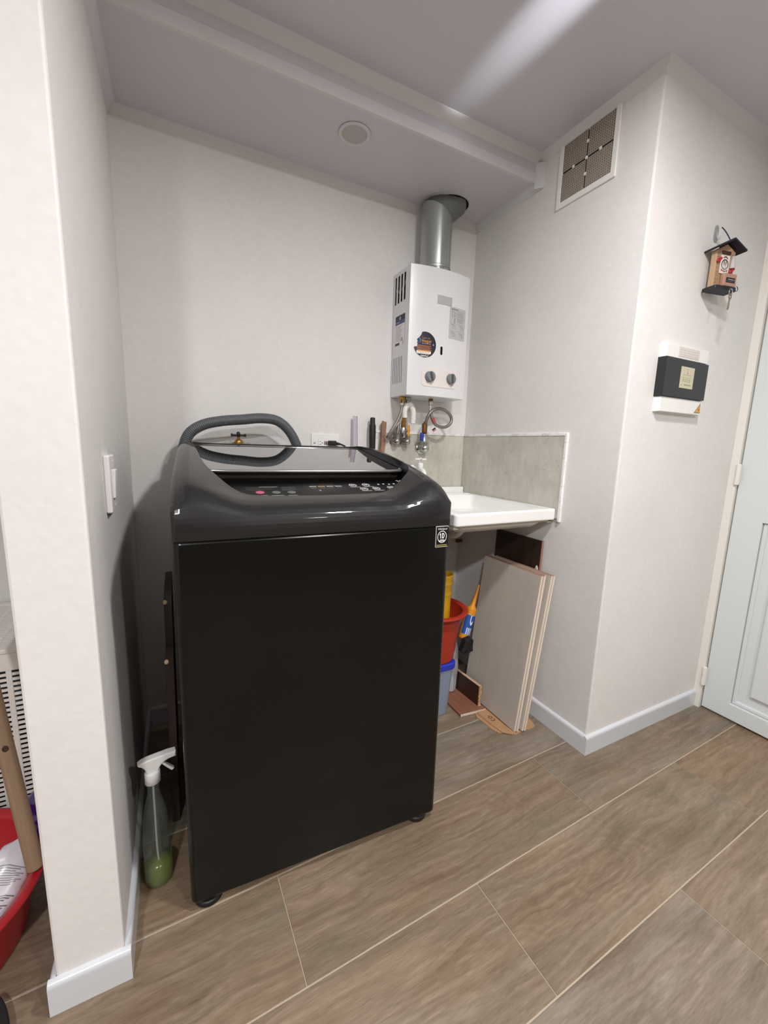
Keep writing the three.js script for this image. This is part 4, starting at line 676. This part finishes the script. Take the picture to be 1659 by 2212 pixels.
{
  const t = thing('key', 'metal key hanging from a ring below the miniature birdhouse', 'key', [1.772 + 0.05 * 0.968 - 0.05 * 0.25 + 0.012, 1.672, ZP + 0.006 + 0.0615 + 0.004]);
  mesh('ring', new THREE.TorusGeometry(0.0105, 0.0013, 10, 28).translate(0, -0.008, 0), M.chrome, t);
  const s = rrect(-0.0035, -0.066, 0.0035, -0.026, 0.002), bow = ext(s, 0.0025, 0.0006, 1), head = new THREE.TorusGeometry(0.007, 0.0026, 8, 22).scale(1, 1, 0.5).translate(0, -0.0235, 0.001);
  const k = mesh('blade', [bow, head, bx(0.003, -0.062, 0.0002, 0.0058, -0.052, 0.0022), bx(0.003, -0.049, 0.0002, 0.005, -0.044, 0.0022)], phys(0x8a7d6c, 0.4, { metalness: 0.8 }), t); k.rotation.z = -0.14;
}

// ------------------------------------------------------------------ boards and pieces under the sink
const melamine = std(0xffffff, 0.5, { map: woodGrain(196, 188, 178, 40, 12) }), plyEdge = std(0xffffff, 0.8, { map: woodGrain(222, 208, 192, 50, 16) }), plyTop = std(0xffffff, 0.8, { map: woodGrain(150, 108, 88, 60, 30) }), darkWood = std(0xffffff, 0.5, { map: woodGrain(48, 34, 27, 70, 18) });
{
  const labels = ['pale grey melamine board at the front of the leaning stack under the sink', 'pale board second from the front of the stack leaning under the sink', 'pale board in the middle of the stack leaning under the sink', 'pale board second from the wall in the stack leaning under the sink', 'pale board nearest the wall in the stack leaning under the sink'];
  const th = 0.0092, ang = 6.5 * RAD, H = 0.640, Wd = 0.323;
  let proto;
  labels.forEach((l, i) => {
    let o;
    if (!i) {
      o = proto = new THREE.Group(); scene.add(o);
      mesh('board_face', bx(0, 0.001, 0.001, th, H - 0.001, Wd - 0.001), melamine, o);
      mesh('edge_band', bx(0.0008, 0, Wd - 0.0012, th - 0.0008, H, Wd), plyEdge, o); mesh('edge_band', bx(0.0008, H - 0.0014, 0, th - 0.0008, H, Wd - 0.001), plyTop, o);
    } else { o = proto.clone(); scene.add(o); }
    o.name = numbered('plywood_board'); tag(o, l, 'board', 'boards stacked under the sink');
    const c = Math.cos(ang);
    o.position.set(1.277 + i * (th + 0.0005) / c + (i > 2 ? 0.002 : 0), 0.0085, 0.327 + [0, 0.004, -0.003, 0.010, 0.013][i]); o.rotation.z = -ang - (i > 2 ? 0.017 : 0);
  });
}
{
  const t = thing('dark_board', 'dark brown board with a reddish edge against the wall behind the pale boards', 'board', [1.4085, 0, 0.306]); t.rotation.z = -0.024;
  mesh('board_face', bx(0, 0.0, 0, 0.011, 0.757, 0.262), darkWood, t); mesh('edge_band', bx(0.0005, 0, 0.2622, 0.0105, 0.756, 0.2635), std(0x9a6a58, 0.8), t);
  mesh('chip', new THREE.IcosahedronGeometry(0.012, 1).scale(0.15, 2.2, 0.8).translate(-0.0005, 0.628, 0.25), std(0xd8cdbf, 0.9), t);
}
{
  const t = thing('chipboard_offcut', 'short dark brown chipboard offcut standing on edge beside the pale boards', 'board', [1.248, 0.0125, 0.462], 0.06);
  mesh('board_face', bx(0, 0, -0.25, 0.0135, 0.092, 0), std(0xffffff, 0.45, { map: woodGrain(62, 38, 28, 81, 14) }), t);
  mesh('raw_edge', (() => { const g = new THREE.BoxGeometry(0.0135, 0.092, 0.004, 3, 14, 1).translate(0.00675, 0.046, 0.001), p = g.attributes.position; for (let i = 0; i < p.count; i++) if (p.getZ(i) > 0) p.setZ(i, p.getZ(i) + (hash(i, 3, 1) - 0.5) * 0.004); g.computeVertexNormals(); return boxUV(g, 10); })(), std(0xffffff, 0.9, { map: woodGrain(196, 158, 118, 85, 60) }), t);
  mesh('top_edge', bx(0.0003, 0.0918, -0.25, 0.0132, 0.0926, 0.001), std(0xc9a98a, 0.8), t);
  mesh('drip', tube([[-0.0006, 0.09, -0.15], [-0.001, 0.05, -0.152], [-0.0006, 0.02, -0.151]], 0.002, 10, 6), std(0xc7b18e, 0.8), t);
}
{
  const t = thing('wood_plank', 'small flat reddish plank lying on the floor under the sink', 'board', [1.143, 0, 0.478]);
  mesh('plank', plan([[0, 0], [0.125, 0.012], [0.118, -0.28], [0.004, -0.28]], 0, 0.0122, 0.0008), std(0xffffff, 0.6, { map: woodGrain(140, 92, 72, 90, 22) }), t);
  mesh('raw_edge', plan([[0.002, 0.0006], [0.125, 0.0126], [0.125, 0.0116], [0.002, -0.0004]], 0.001, 0.0115), plyEdge, t);
}
{
  const t = thing('cardboard_sheet', 'torn brown cardboard sheet with dark letters lying under the pale boards', 'cardboard', [1.3, 0, 0.57]);
  const card = std(0xffffff, 0.85, { map: dataTex(256, 256, (u, v) => { const n = fbm(u * 30, v * 5, 4, 3, 30, 5) - 0.5; return [clamp(176 + n * 26), clamp(136 + n * 24), clamp(100 + n * 20)]; }, { rx: 4, ry: 4 }) });
  mesh('sheet', plan([[-0.083, -0.085], [-0.095, -0.06], [-0.088, 0.02], [-0.079, 0.052], [-0.062, 0.058], [-0.03, 0.080], [-0.018, 0.088], [0.012, 0.085], [0.02, 0.078], [0.034, 0.081], [0.05, 0.088], [0.088, 0.086], [0.094, 0.07], [0.118, 0.0], [0.124, -0.10], [-0.05, -0.12]], 0, 0.0032, 0.0005), card, t);
  mesh('flap', plan([[-0.078, -0.078], [-0.073, 0.01], [-0.064, 0.062], [-0.036, 0.085], [-0.02, 0.082], [-0.03, 0.0], [-0.03, -0.11]], 0.0038, 0.007, 0.0005), card, t);
  const lt = map01(plan([[-0.068, -0.055], [-0.028, -0.055], [-0.028, 0.022], [-0.068, 0.022]], 0.0068, 0.0074), -0.068, -0.055, -0.028, 0.022, 'x', 'z');
  mesh('print', lt, std(0xffffff, 0.85, { map: canvasTex(128, 256, (c, a, b) => { c.fillStyle = '#b08864'; c.fillRect(0, 0, a, b); c.fillStyle = '#4a3527'; c.font = 'bold 84px sans-serif'; c.translate(26, 30); c.rotate(Math.PI / 2); c.fillText('CO', 60, -8); }) }), t);
}
// containers under the sink
{
  const t = thing('storage_container', 'translucent bluish plastic container with a blue lid, beneath the red bucket', 'container', [1.035, 0, 0.36]);
  const bodyG = ext(rrect(-0.09, -0.09, 0.09, 0.09, 0.03), 0.215, 0.006, 2, 8); bodyG.rotateX(-Math.PI / 2); { const p = bodyG.attributes.position; for (let i = 0; i < p.count; i++) { const k = 0.86 + 0.14 * p.getY(i) / 0.215; p.setX(i, p.getX(i) * k); p.setZ(i, p.getZ(i) * k); } bodyG.computeVertexNormals(); }
  mesh('body', bodyG, phys(0x9fb0c6, 0.3, { transmission: 0.35 }), t);
  const lid = ext(rrect(-0.098, -0.098, 0.098, 0.098, 0.034), 0.03, 0.007, 3, 8); lid.rotateX(-Math.PI / 2); lid.translate(0, 0.213, 0); mesh('lid', lid, phys(0x2636b4, 0.4), t);
}
{
  const t = thing('bucket', 'red-orange plastic bucket standing on the blue lid beside the machine', 'bucket', [1.063, 0.2435, 0.365]);
  mesh('body', lathe([[0, 0], [0.085, 0], [0.09, 0.006], [0.112, 0.2], [0.118, 0.203], [0.137, 0.205], [0.139, 0.212], [0.137, 0.216], [0.122, 0.218], [0.117, 0.214], [0.113, 0.212], [0.088, 0.01], [0, 0.006]], 56), phys(0xa8301c, 0.45), t);
}
{
  const t = thing('yellow_cup', 'tall yellow ribbed plastic tube standing inside the red bucket', 'cup', [1.105, 0.2535, 0.342]);
  mesh('body', lathe([[0, 0], [0.040, 0], [0.043, 0.01], [0.045, 0.245], [0.049, 0.254], [0.049, 0.26], [0.045, 0.268], [0.046, 0.292], [0.051, 0.300], [0.051, 0.306], [0.046, 0.313], [0.051, 0.332], [0.051, 0.339], [0.047, 0.341], [0.0445, 0.339], [0.042, 0.02], [0, 0.02]], 44), phys(0xd9a81c, 0.4), t);
}
{
  const t = thing('sealant_tube', 'orange sealant cartridge with a blue and white label leaning by the boards', 'tube', [1.207, 0.300, 0.385]);
  const a = V(0, 0, 0), b = V(0.088, 0.226, -0.022); t.quaternion.setFromUnitVectors(V(0, 1, 0), b.clone().normalize());
  mesh('cartridge', lathe([[0, 0], [0.020, 0], [0.022, 0.003], [0.0225, 0.13], [0.021, 0.135], [0.010, 0.15], [0.008, 0.18], [0.004, 0.242], [0, 0.243]], 28), phys(0xd88a16, 0.45), t);
  mesh('label', lathe([[0.0228, 0.02], [0.0229, 0.022], [0.0229, 0.105], [0.0228, 0.107]], 28).rotateY(-1.5), std(0xffffff, 0.5, { side: THREE.DoubleSide, map: canvasTex(512, 256, (c, w, h) => { c.fillStyle = '#d88a16'; c.fillRect(0, 0, w, h); c.fillStyle = '#1f4fa0'; c.fillRect(0, 40, w * 0.52, 180); c.fillStyle = '#d6d6dd'; c.fillRect(0, 190, w * 0.52, 50); c.fillRect(0, 16, w * 0.52, 30); c.fillStyle = '#101010'; c.fillRect(0, 236, w * 0.52, 10); c.strokeStyle = '#e9eef5'; c.lineWidth = 12; c.beginPath(); c.arc(120, 96, 26, 0.5, 5.6); c.stroke(); c.fillStyle = '#c9d6ea'; for (let i = 0; i < 4; i++) c.fillRect(70 + i * 30, 140, 18, 30); c.fillStyle = '#a9b08a'; c.fillRect(w * 0.6, 20, 80, 60); }) }), t);
}
{
  const t = thing('plastic_bag', 'greyish white plastic bag roll standing behind the offcut under the sink', 'bag', [1.204, 0.0125, 0.30]);
  const g = lathe([[0, 0], [0.03, 0], [0.038, 0.01], [0.040, 0.12], [0.037, 0.2], [0.030, 0.24], [0.018, 0.262], [0.008, 0.268], [0, 0.268]], 32), p = g.attributes.position; for (let i = 0; i < p.count; i++) { const a = Math.atan2(p.getZ(i), p.getX(i)), k = 1 + 0.05 * Math.sin(a * 5 + p.getY(i) * 30) + 0.03 * Math.sin(a * 9 - p.getY(i) * 55); p.setX(i, p.getX(i) * k); p.setZ(i, p.getZ(i) * k); } g.computeVertexNormals();
  mesh('body', g, phys(0xb9bcbf, 0.45), t);
}
{
  const t = thing('sprayer_head', 'black plastic trigger nozzle wedged below the orange sealant cartridge', 'nozzle', [1.200, 0.25, 0.415]);
  mesh('body', (() => { const s = new THREE.Shape(); s.moveTo(-0.03, 0.012); s.lineTo(-0.012, 0.062); s.lineTo(0.018, 0.07); s.lineTo(0.03, 0.055); s.lineTo(0.026, 0.030); s.lineTo(0.032, 0.006); s.lineTo(0.0, 0.0); s.lineTo(-0.02, 0.002); s.closePath(); s.holes.push(new THREE.Path([[0.014, 0.022], [0.022, 0.024], [0.021, 0.040], [0.015, 0.038]].map((p) => new THREE.Vector2(...p)))); const g = ext(s, 0.03, 0.004, 2); g.translate(0, 0, -0.015); return g; })(), M.rubber, t);
}

// ------------------------------------------------------------------ left of the machine
{
  const mk = (label, x, z0, z1, h, notch) => { const t = thing('brown_panel', label, 'board', [x, 0, z0]); t.rotation.z = -0.012;
    mesh('board_face', (() => { const s = poly([[0, 0], [z1 - z0, 0], [z1 - z0, h - (notch ? 0.012 : 0)], [z1 - z0 - 0.01, h - 0.008], [z1 - z0 - 0.06, h], [0, h]]); const g = ext(s, 0.021, 0.0015, 2); g.rotateY(-Math.PI / 2); g.translate(0.021, 0, 0); return boxUV(g, 1.5); })(), darkWood, t);
    mesh('chip', new THREE.IcosahedronGeometry(0.006, 1).scale(1, 1.2, 0.5).translate(0.003, h - 0.012, z1 - z0), std(0xcdb48f, 0.8), t); };
  mk('taller dark brown panel standing on edge between wall and washing machine', 0.0655, 0.16, 0.43, 0.665, true);
  mk('shorter dark brown panel in front of the taller one, left of the machine', 0.0655, 0.436, 0.512, 0.522, false);
}
{
  const t = thing('spray_bottle', 'clear spray bottle with a white trigger and green liquid beside the machine', 'spray bottle', [0.036, 0, 0.672]);
  t.scale.set(1, 0.955, 1);
  const clear = phys(0xe9eeeb, 0.05, { transmission: 0.96, ior: 1.45 });
  mesh('bottle', lathe([[0, 0.001], [0.027, 0.001], [0.031, 0.006], [0.032, 0.02], [0.031, 0.12], [0.027, 0.19], [0.024, 0.215], [0.018, 0.245], [0.0135, 0.262], [0.0135, 0.30]], 40), clear, t);
  mesh('liquid', lathe([[0, 0.003], [0.026, 0.003], [0.0295, 0.008], [0.0305, 0.02], [0.0302, 0.062], [0, 0.062]], 36), phys(0xb3c24a, 0.2, { transmission: 0.7 }), t);
  mesh('dip_tube', tube([[0.004, 0.01, 0.004], [0, 0.1, 0.002], [0, 0.2, 0], [0, 0.3, 0]], 0.0025, 30, 8), phys(0xc9cfc9, 0.3, { transmission: 0.3 }), t);
  mesh('collar', lathe([[0, 0.298], [0.0175, 0.298], [0.0175, 0.326], [0.014, 0.33], [0, 0.33]], 24), M.white, t);
  const s = new THREE.Shape(); s.moveTo(-0.013, 0.328); s.quadraticCurveTo(-0.012, 0.346, -0.030, 0.360); s.quadraticCurveTo(-0.026, 0.366, -0.006, 0.368); s.lineTo(0.036, 0.369); s.lineTo(0.053, 0.367); s.lineTo(0.053, 0.353); s.lineTo(0.036, 0.352); s.quadraticCurveTo(0.016, 0.346, 0.013, 0.328); s.closePath();
  const hd = mesh('spray_head', ext(s, 0.022, 0.004, 3).translate(0, 0, -0.011), M.white, t); hd.rotation.y = 0.15;
  const q = new THREE.Shape(); q.moveTo(0.022, 0.352); q.quadraticCurveTo(0.030, 0.336, 0.048, 0.316); q.lineTo(0.042, 0.312); q.quadraticCurveTo(0.026, 0.332, 0.014, 0.352); q.closePath(); const tr = mesh('trigger', ext(q, 0.013, 0.002, 2).translate(0, 0, -0.0065), M.white, t); tr.rotation.y = 0.15;
}

// ------------------------------------------------------------------ nook at the far left
{
  const x0 = -0.50, x1 = XP - 0.016, z0 = 0.015, z1 = 0.40, H = 0.572;
  const t = thing('laundry_basket', 'tall white slatted plastic laundry basket with a lid behind the pillar', 'basket', [(x0 + x1) / 2, 0, (z0 + z1) / 2]);
  const w = (x1 - x0) / 2, d = (z1 - z0) / 2, pl = phys(0xe9e6df, 0.4), front = [], side = [], ribs = [], lid = [];
  const slatG = (len) => new THREE.BoxGeometry(len, 0.0072, 0.003);
  for (let y = 0.03; y < H - 0.06; y += 0.0142) { for (const s of [-1, 1]) { front.push(slatG(2 * w - 0.02).translate(0, y, s * (d - 0.004))); side.push(slatG(2 * d - 0.02).rotateY(Math.PI / 2).translate(s * (w - 0.004), y, 0)); } }
  for (let i = 0; i <= 10; i++) { const x = -w + 0.012 + (2 * w - 0.024) * i / 10; for (const s of [-1, 1]) ribs.push(rb(x - 0.006, 0.01, s * (d - 0.004) - 0.003, x + 0.006, H - 0.05, s * (d - 0.004) + 0.003, 0.001, 1)); }
  for (let i = 0; i <= 10; i++) { const z = -d + 0.012 + (2 * d - 0.024) * i / 10; for (const s of [-1, 1]) ribs.push(rb(s * (w - 0.004) - 0.003, 0.01, z - 0.006, s * (w - 0.004) + 0.003, H - 0.05, z + 0.006, 0.001, 1)); }
  mesh('slat_lattice', [...front, ...side], pl, t).userData.kind = 'stuff'; mesh('ribs', ribs, pl, t).userData.kind = 'stuff';
  mesh('rim', [rb(-w, H - 0.062, d - 0.008, w, H - 0.014, d, 0.002, 2), rb(-w, H - 0.062, -d, w, H - 0.014, -d + 0.008, 0.002, 2), rb(-w, H - 0.062, -d, -w + 0.008, H - 0.014, d, 0.002, 2), rb(w - 0.008, H - 0.062, -d, w, H - 0.014, d, 0.002, 2)], pl, t);
  mesh('floor_pan', rb(-w + 0.002, 0, -d + 0.002, w - 0.002, 0.018, d - 0.002, 0.004, 2), pl, t);
  lid.push(rb(-w - 0.003, H - 0.014, d - 0.022, w + 0.003, H, d + 0.004, 0.004, 2), rb(-w - 0.003, H - 0.014, -d - 0.002, w + 0.003, H, -d + 0.022, 0.004, 2), rb(-w - 0.003, H - 0.014, -d, -w + 0.02, H, d, 0.004, 2), rb(w - 0.02, H - 0.014, -d, w + 0.003, H, d, 0.004, 2));
  for (let z = -d + 0.032; z < d - 0.025; z += 0.0155) lid.push(new THREE.BoxGeometry(2 * w - 0.02, 0.004, 0.0078).translate(0, H - 0.003, z));
  for (let i = 1; i < 8; i++) { const x = -w + 2 * w * i / 8; lid.push(new THREE.BoxGeometry(0.011, 0.006, 2 * d - 0.03).translate(x, H - 0.0045, 0)); }
  mesh('lid', lid, pl, t);
}
{ // clothes in the basket
  const t = thing('laundry', 'dark and brown clothes showing through the slats of the white basket', 'clothes', [-0.325, 0.02, 0.21]);
  const lump = (seed, sx, sy, sz, y, col) => { const g = mergeVertices(new THREE.IcosahedronGeometry(1, 24).deleteAttribute('normal').deleteAttribute('uv')), p = g.attributes.position; for (let i = 0; i < p.count; i++) { const x = p.getX(i), yy = p.getY(i), z = p.getZ(i), q = (v) => Math.sign(v) * Math.pow(Math.abs(v), 0.55), k = 1 + (fbm(x * 3 + seed, yy * 3 + z * 2, seed, 3) - 0.5) * 0.16; p.setXYZ(i, q(x) * sx * k, q(yy) * sy * k + y, q(z) * sz * k); } g.computeVertexNormals(); return mesh('garment', g, std(col, 0.9), t); };
  lump(3, 0.135, 0.055, 0.145, 0.075, 0x1c1b22); lump(7, 0.135, 0.06, 0.145, 0.175, 0x4b2a22); lump(11, 0.135, 0.055, 0.145, 0.275, 0x15151b); lump(19, 0.13, 0.05, 0.14, 0.37, 0x515a63);
}
{
  const t = thing('basin', 'round red plastic basin on the floor at the left edge of the picture', 'basin', [-0.425, 0, 0.655]);
  mesh('body', lathe([[0, 0], [0.18, 0], [0.19, 0.006], [0.215, 0.135], [0.225, 0.142], [0.236, 0.143], [0.238, 0.149], [0.234, 0.154], [0.222, 0.153], [0.209, 0.143], [0.184, 0.012], [0, 0.008]], 72), phys(0xb3202a, 0.38), t);
}
{
  const t = thing('wooden_pole', 'thick brown wooden pole standing in the red basin in front of the basket', 'pole', [-0.2005, 0.158, 0.678]);
  const b = V(-0.075, 0.46, -0.105).normalize(); t.quaternion.setFromUnitVectors(V(0, 1, 0), b);
  const g = lathe([[0, 0], [0.013, 0], [0.0155, 0.004], [0.0155, 1.2], [0, 1.2]], 24); mesh('shaft', g, std(0xffffff, 0.75, { map: (() => { const m = woodGrain(150, 124, 98, 95, 26); m.repeat.set(1, 3); return m; })() }), t);
  mesh('knot', new THREE.SphereGeometry(0.006, 12, 8).scale(1, 1.2, 0.25).translate(0.004, 0.285, 0.0148), std(0x3a2a20, 0.8), t);
}
function crumple(geo, seed, amp, f) { const g = mergeVertices((() => { const q = geo.clone(); q.deleteAttribute('normal'); return q; })()), p = g.attributes.position; for (let i = 0; i < p.count; i++) { const x = p.getX(i), y = p.getY(i), z = p.getZ(i); p.setXYZ(i, x + (fbm(y * f, z * f + x * f, seed, 3) - 0.5) * amp, y + (fbm(x * f, z * f + y * f, seed + 5, 3) - 0.5) * amp, z + (fbm(x * f + 7, y * f + z * f, seed + 9, 3) - 0.5) * amp); } g.computeVertexNormals(); return g; }
{
  const t = thing('detergent_bag', 'white plastic bag with grey printed lines lying in the red basin', 'bag', [-0.275, 0.125, 0.655]); t.rotation.set(-0.75, 0.25, -0.45);
  const g = new THREE.SphereGeometry(1, 40, 30); { const p = g.attributes.position; for (let i = 0; i < p.count; i++) { const y = p.getY(i), q = (v) => Math.sign(v) * Math.pow(Math.abs(v), 0.7), k = 1 - 0.35 * Math.max(0, y); p.setXYZ(i, q(p.getX(i)) * 0.045 * k, q(y) * 0.085, q(p.getZ(i)) * 0.024 * k); } }
  map01(g, -0.045, -0.085, 0.045, 0.085);
  mesh('bag', crumple(g, 4, 0.018, 28), phys(0xffffff, 0.25, { map: canvasTex(256, 512, (c, a, b) => { c.fillStyle = '#d9d6dc'; c.fillRect(0, 0, a, b); c.fillStyle = '#8f8d92'; for (let i = 0; i < 9; i++) c.fillRect(30, 150 + i * 11, 190 - (i % 3) * 20, 6); c.fillStyle = '#77757b'; for (let i = 0; i < 12; i++) c.fillRect(24, 300 + i * 12, 204 - (i % 4) * 16, 7); }) }), t);
}
{
  const t = thing('purple_bag', 'shiny purple plastic bag in the red basin behind the wooden pole', 'bag', [-0.210, 0.185, 0.560]); t.rotation.z = -0.1;
  const g = new THREE.SphereGeometry(1, 36, 26); g.scale(0.042, 0.085, 0.032); mesh('bag', crumple(g, 12, 0.025, 24), phys(0x3a1f86, 0.18, { clearcoat: 0.6 }), t);
}
{
  const t = thing('dark_packet', 'dark purple packet lying flat on the bottom of the red basin', 'packet', [-0.36, 0.03, 0.70]);
  const g = new THREE.SphereGeometry(1, 30, 20); g.scale(0.08, 0.014, 0.06); mesh('packet', crumple(g, 17, 0.02, 20), phys(0x17102e, 0.3), t);
}
{
  const t = thing('rubber_block', 'black rubber object lying on the floor in the bottom left corner', 'rubber object', [-0.258, 0, 0.862], 0.35);
  const s = new THREE.Shape(); s.moveTo(-0.06, -0.05); s.lineTo(0.045, -0.05); s.quadraticCurveTo(0.05, 0.0, 0.04, 0.035); s.quadraticCurveTo(0.034, 0.05, 0.024, 0.042); s.quadraticCurveTo(0.012, 0.03, 0.0, 0.044); s.quadraticCurveTo(-0.02, 0.058, -0.06, 0.05); s.closePath();
  const g = ext(s, 0.028, 0.006, 3, 10); g.rotateX(-Math.PI / 2); mesh('body', g, M.rubber, t);
}
// round flush fitting in the lowered ceiling, unlit
{
  const t = thing('ceiling_fitting', 'round white flush ceiling light, switched off, over the washing machine', 'lamp', [0.708, HS, 0.268]);
  mesh('trim_ring', lathe([[0.041, 0], [0.054, 0], [0.054, -0.003], [0.050, -0.006], [0.043, -0.005], [0.041, -0.001]], 48), M.moulding, t);
  mesh('diffuser', lathe([[0, -0.0035], [0.041, -0.0035], [0.042, -0.001], [0, -0.001]], 48), phys(0xb5b0ab, 0.5), t);
}
renderer.render(scene, camera);
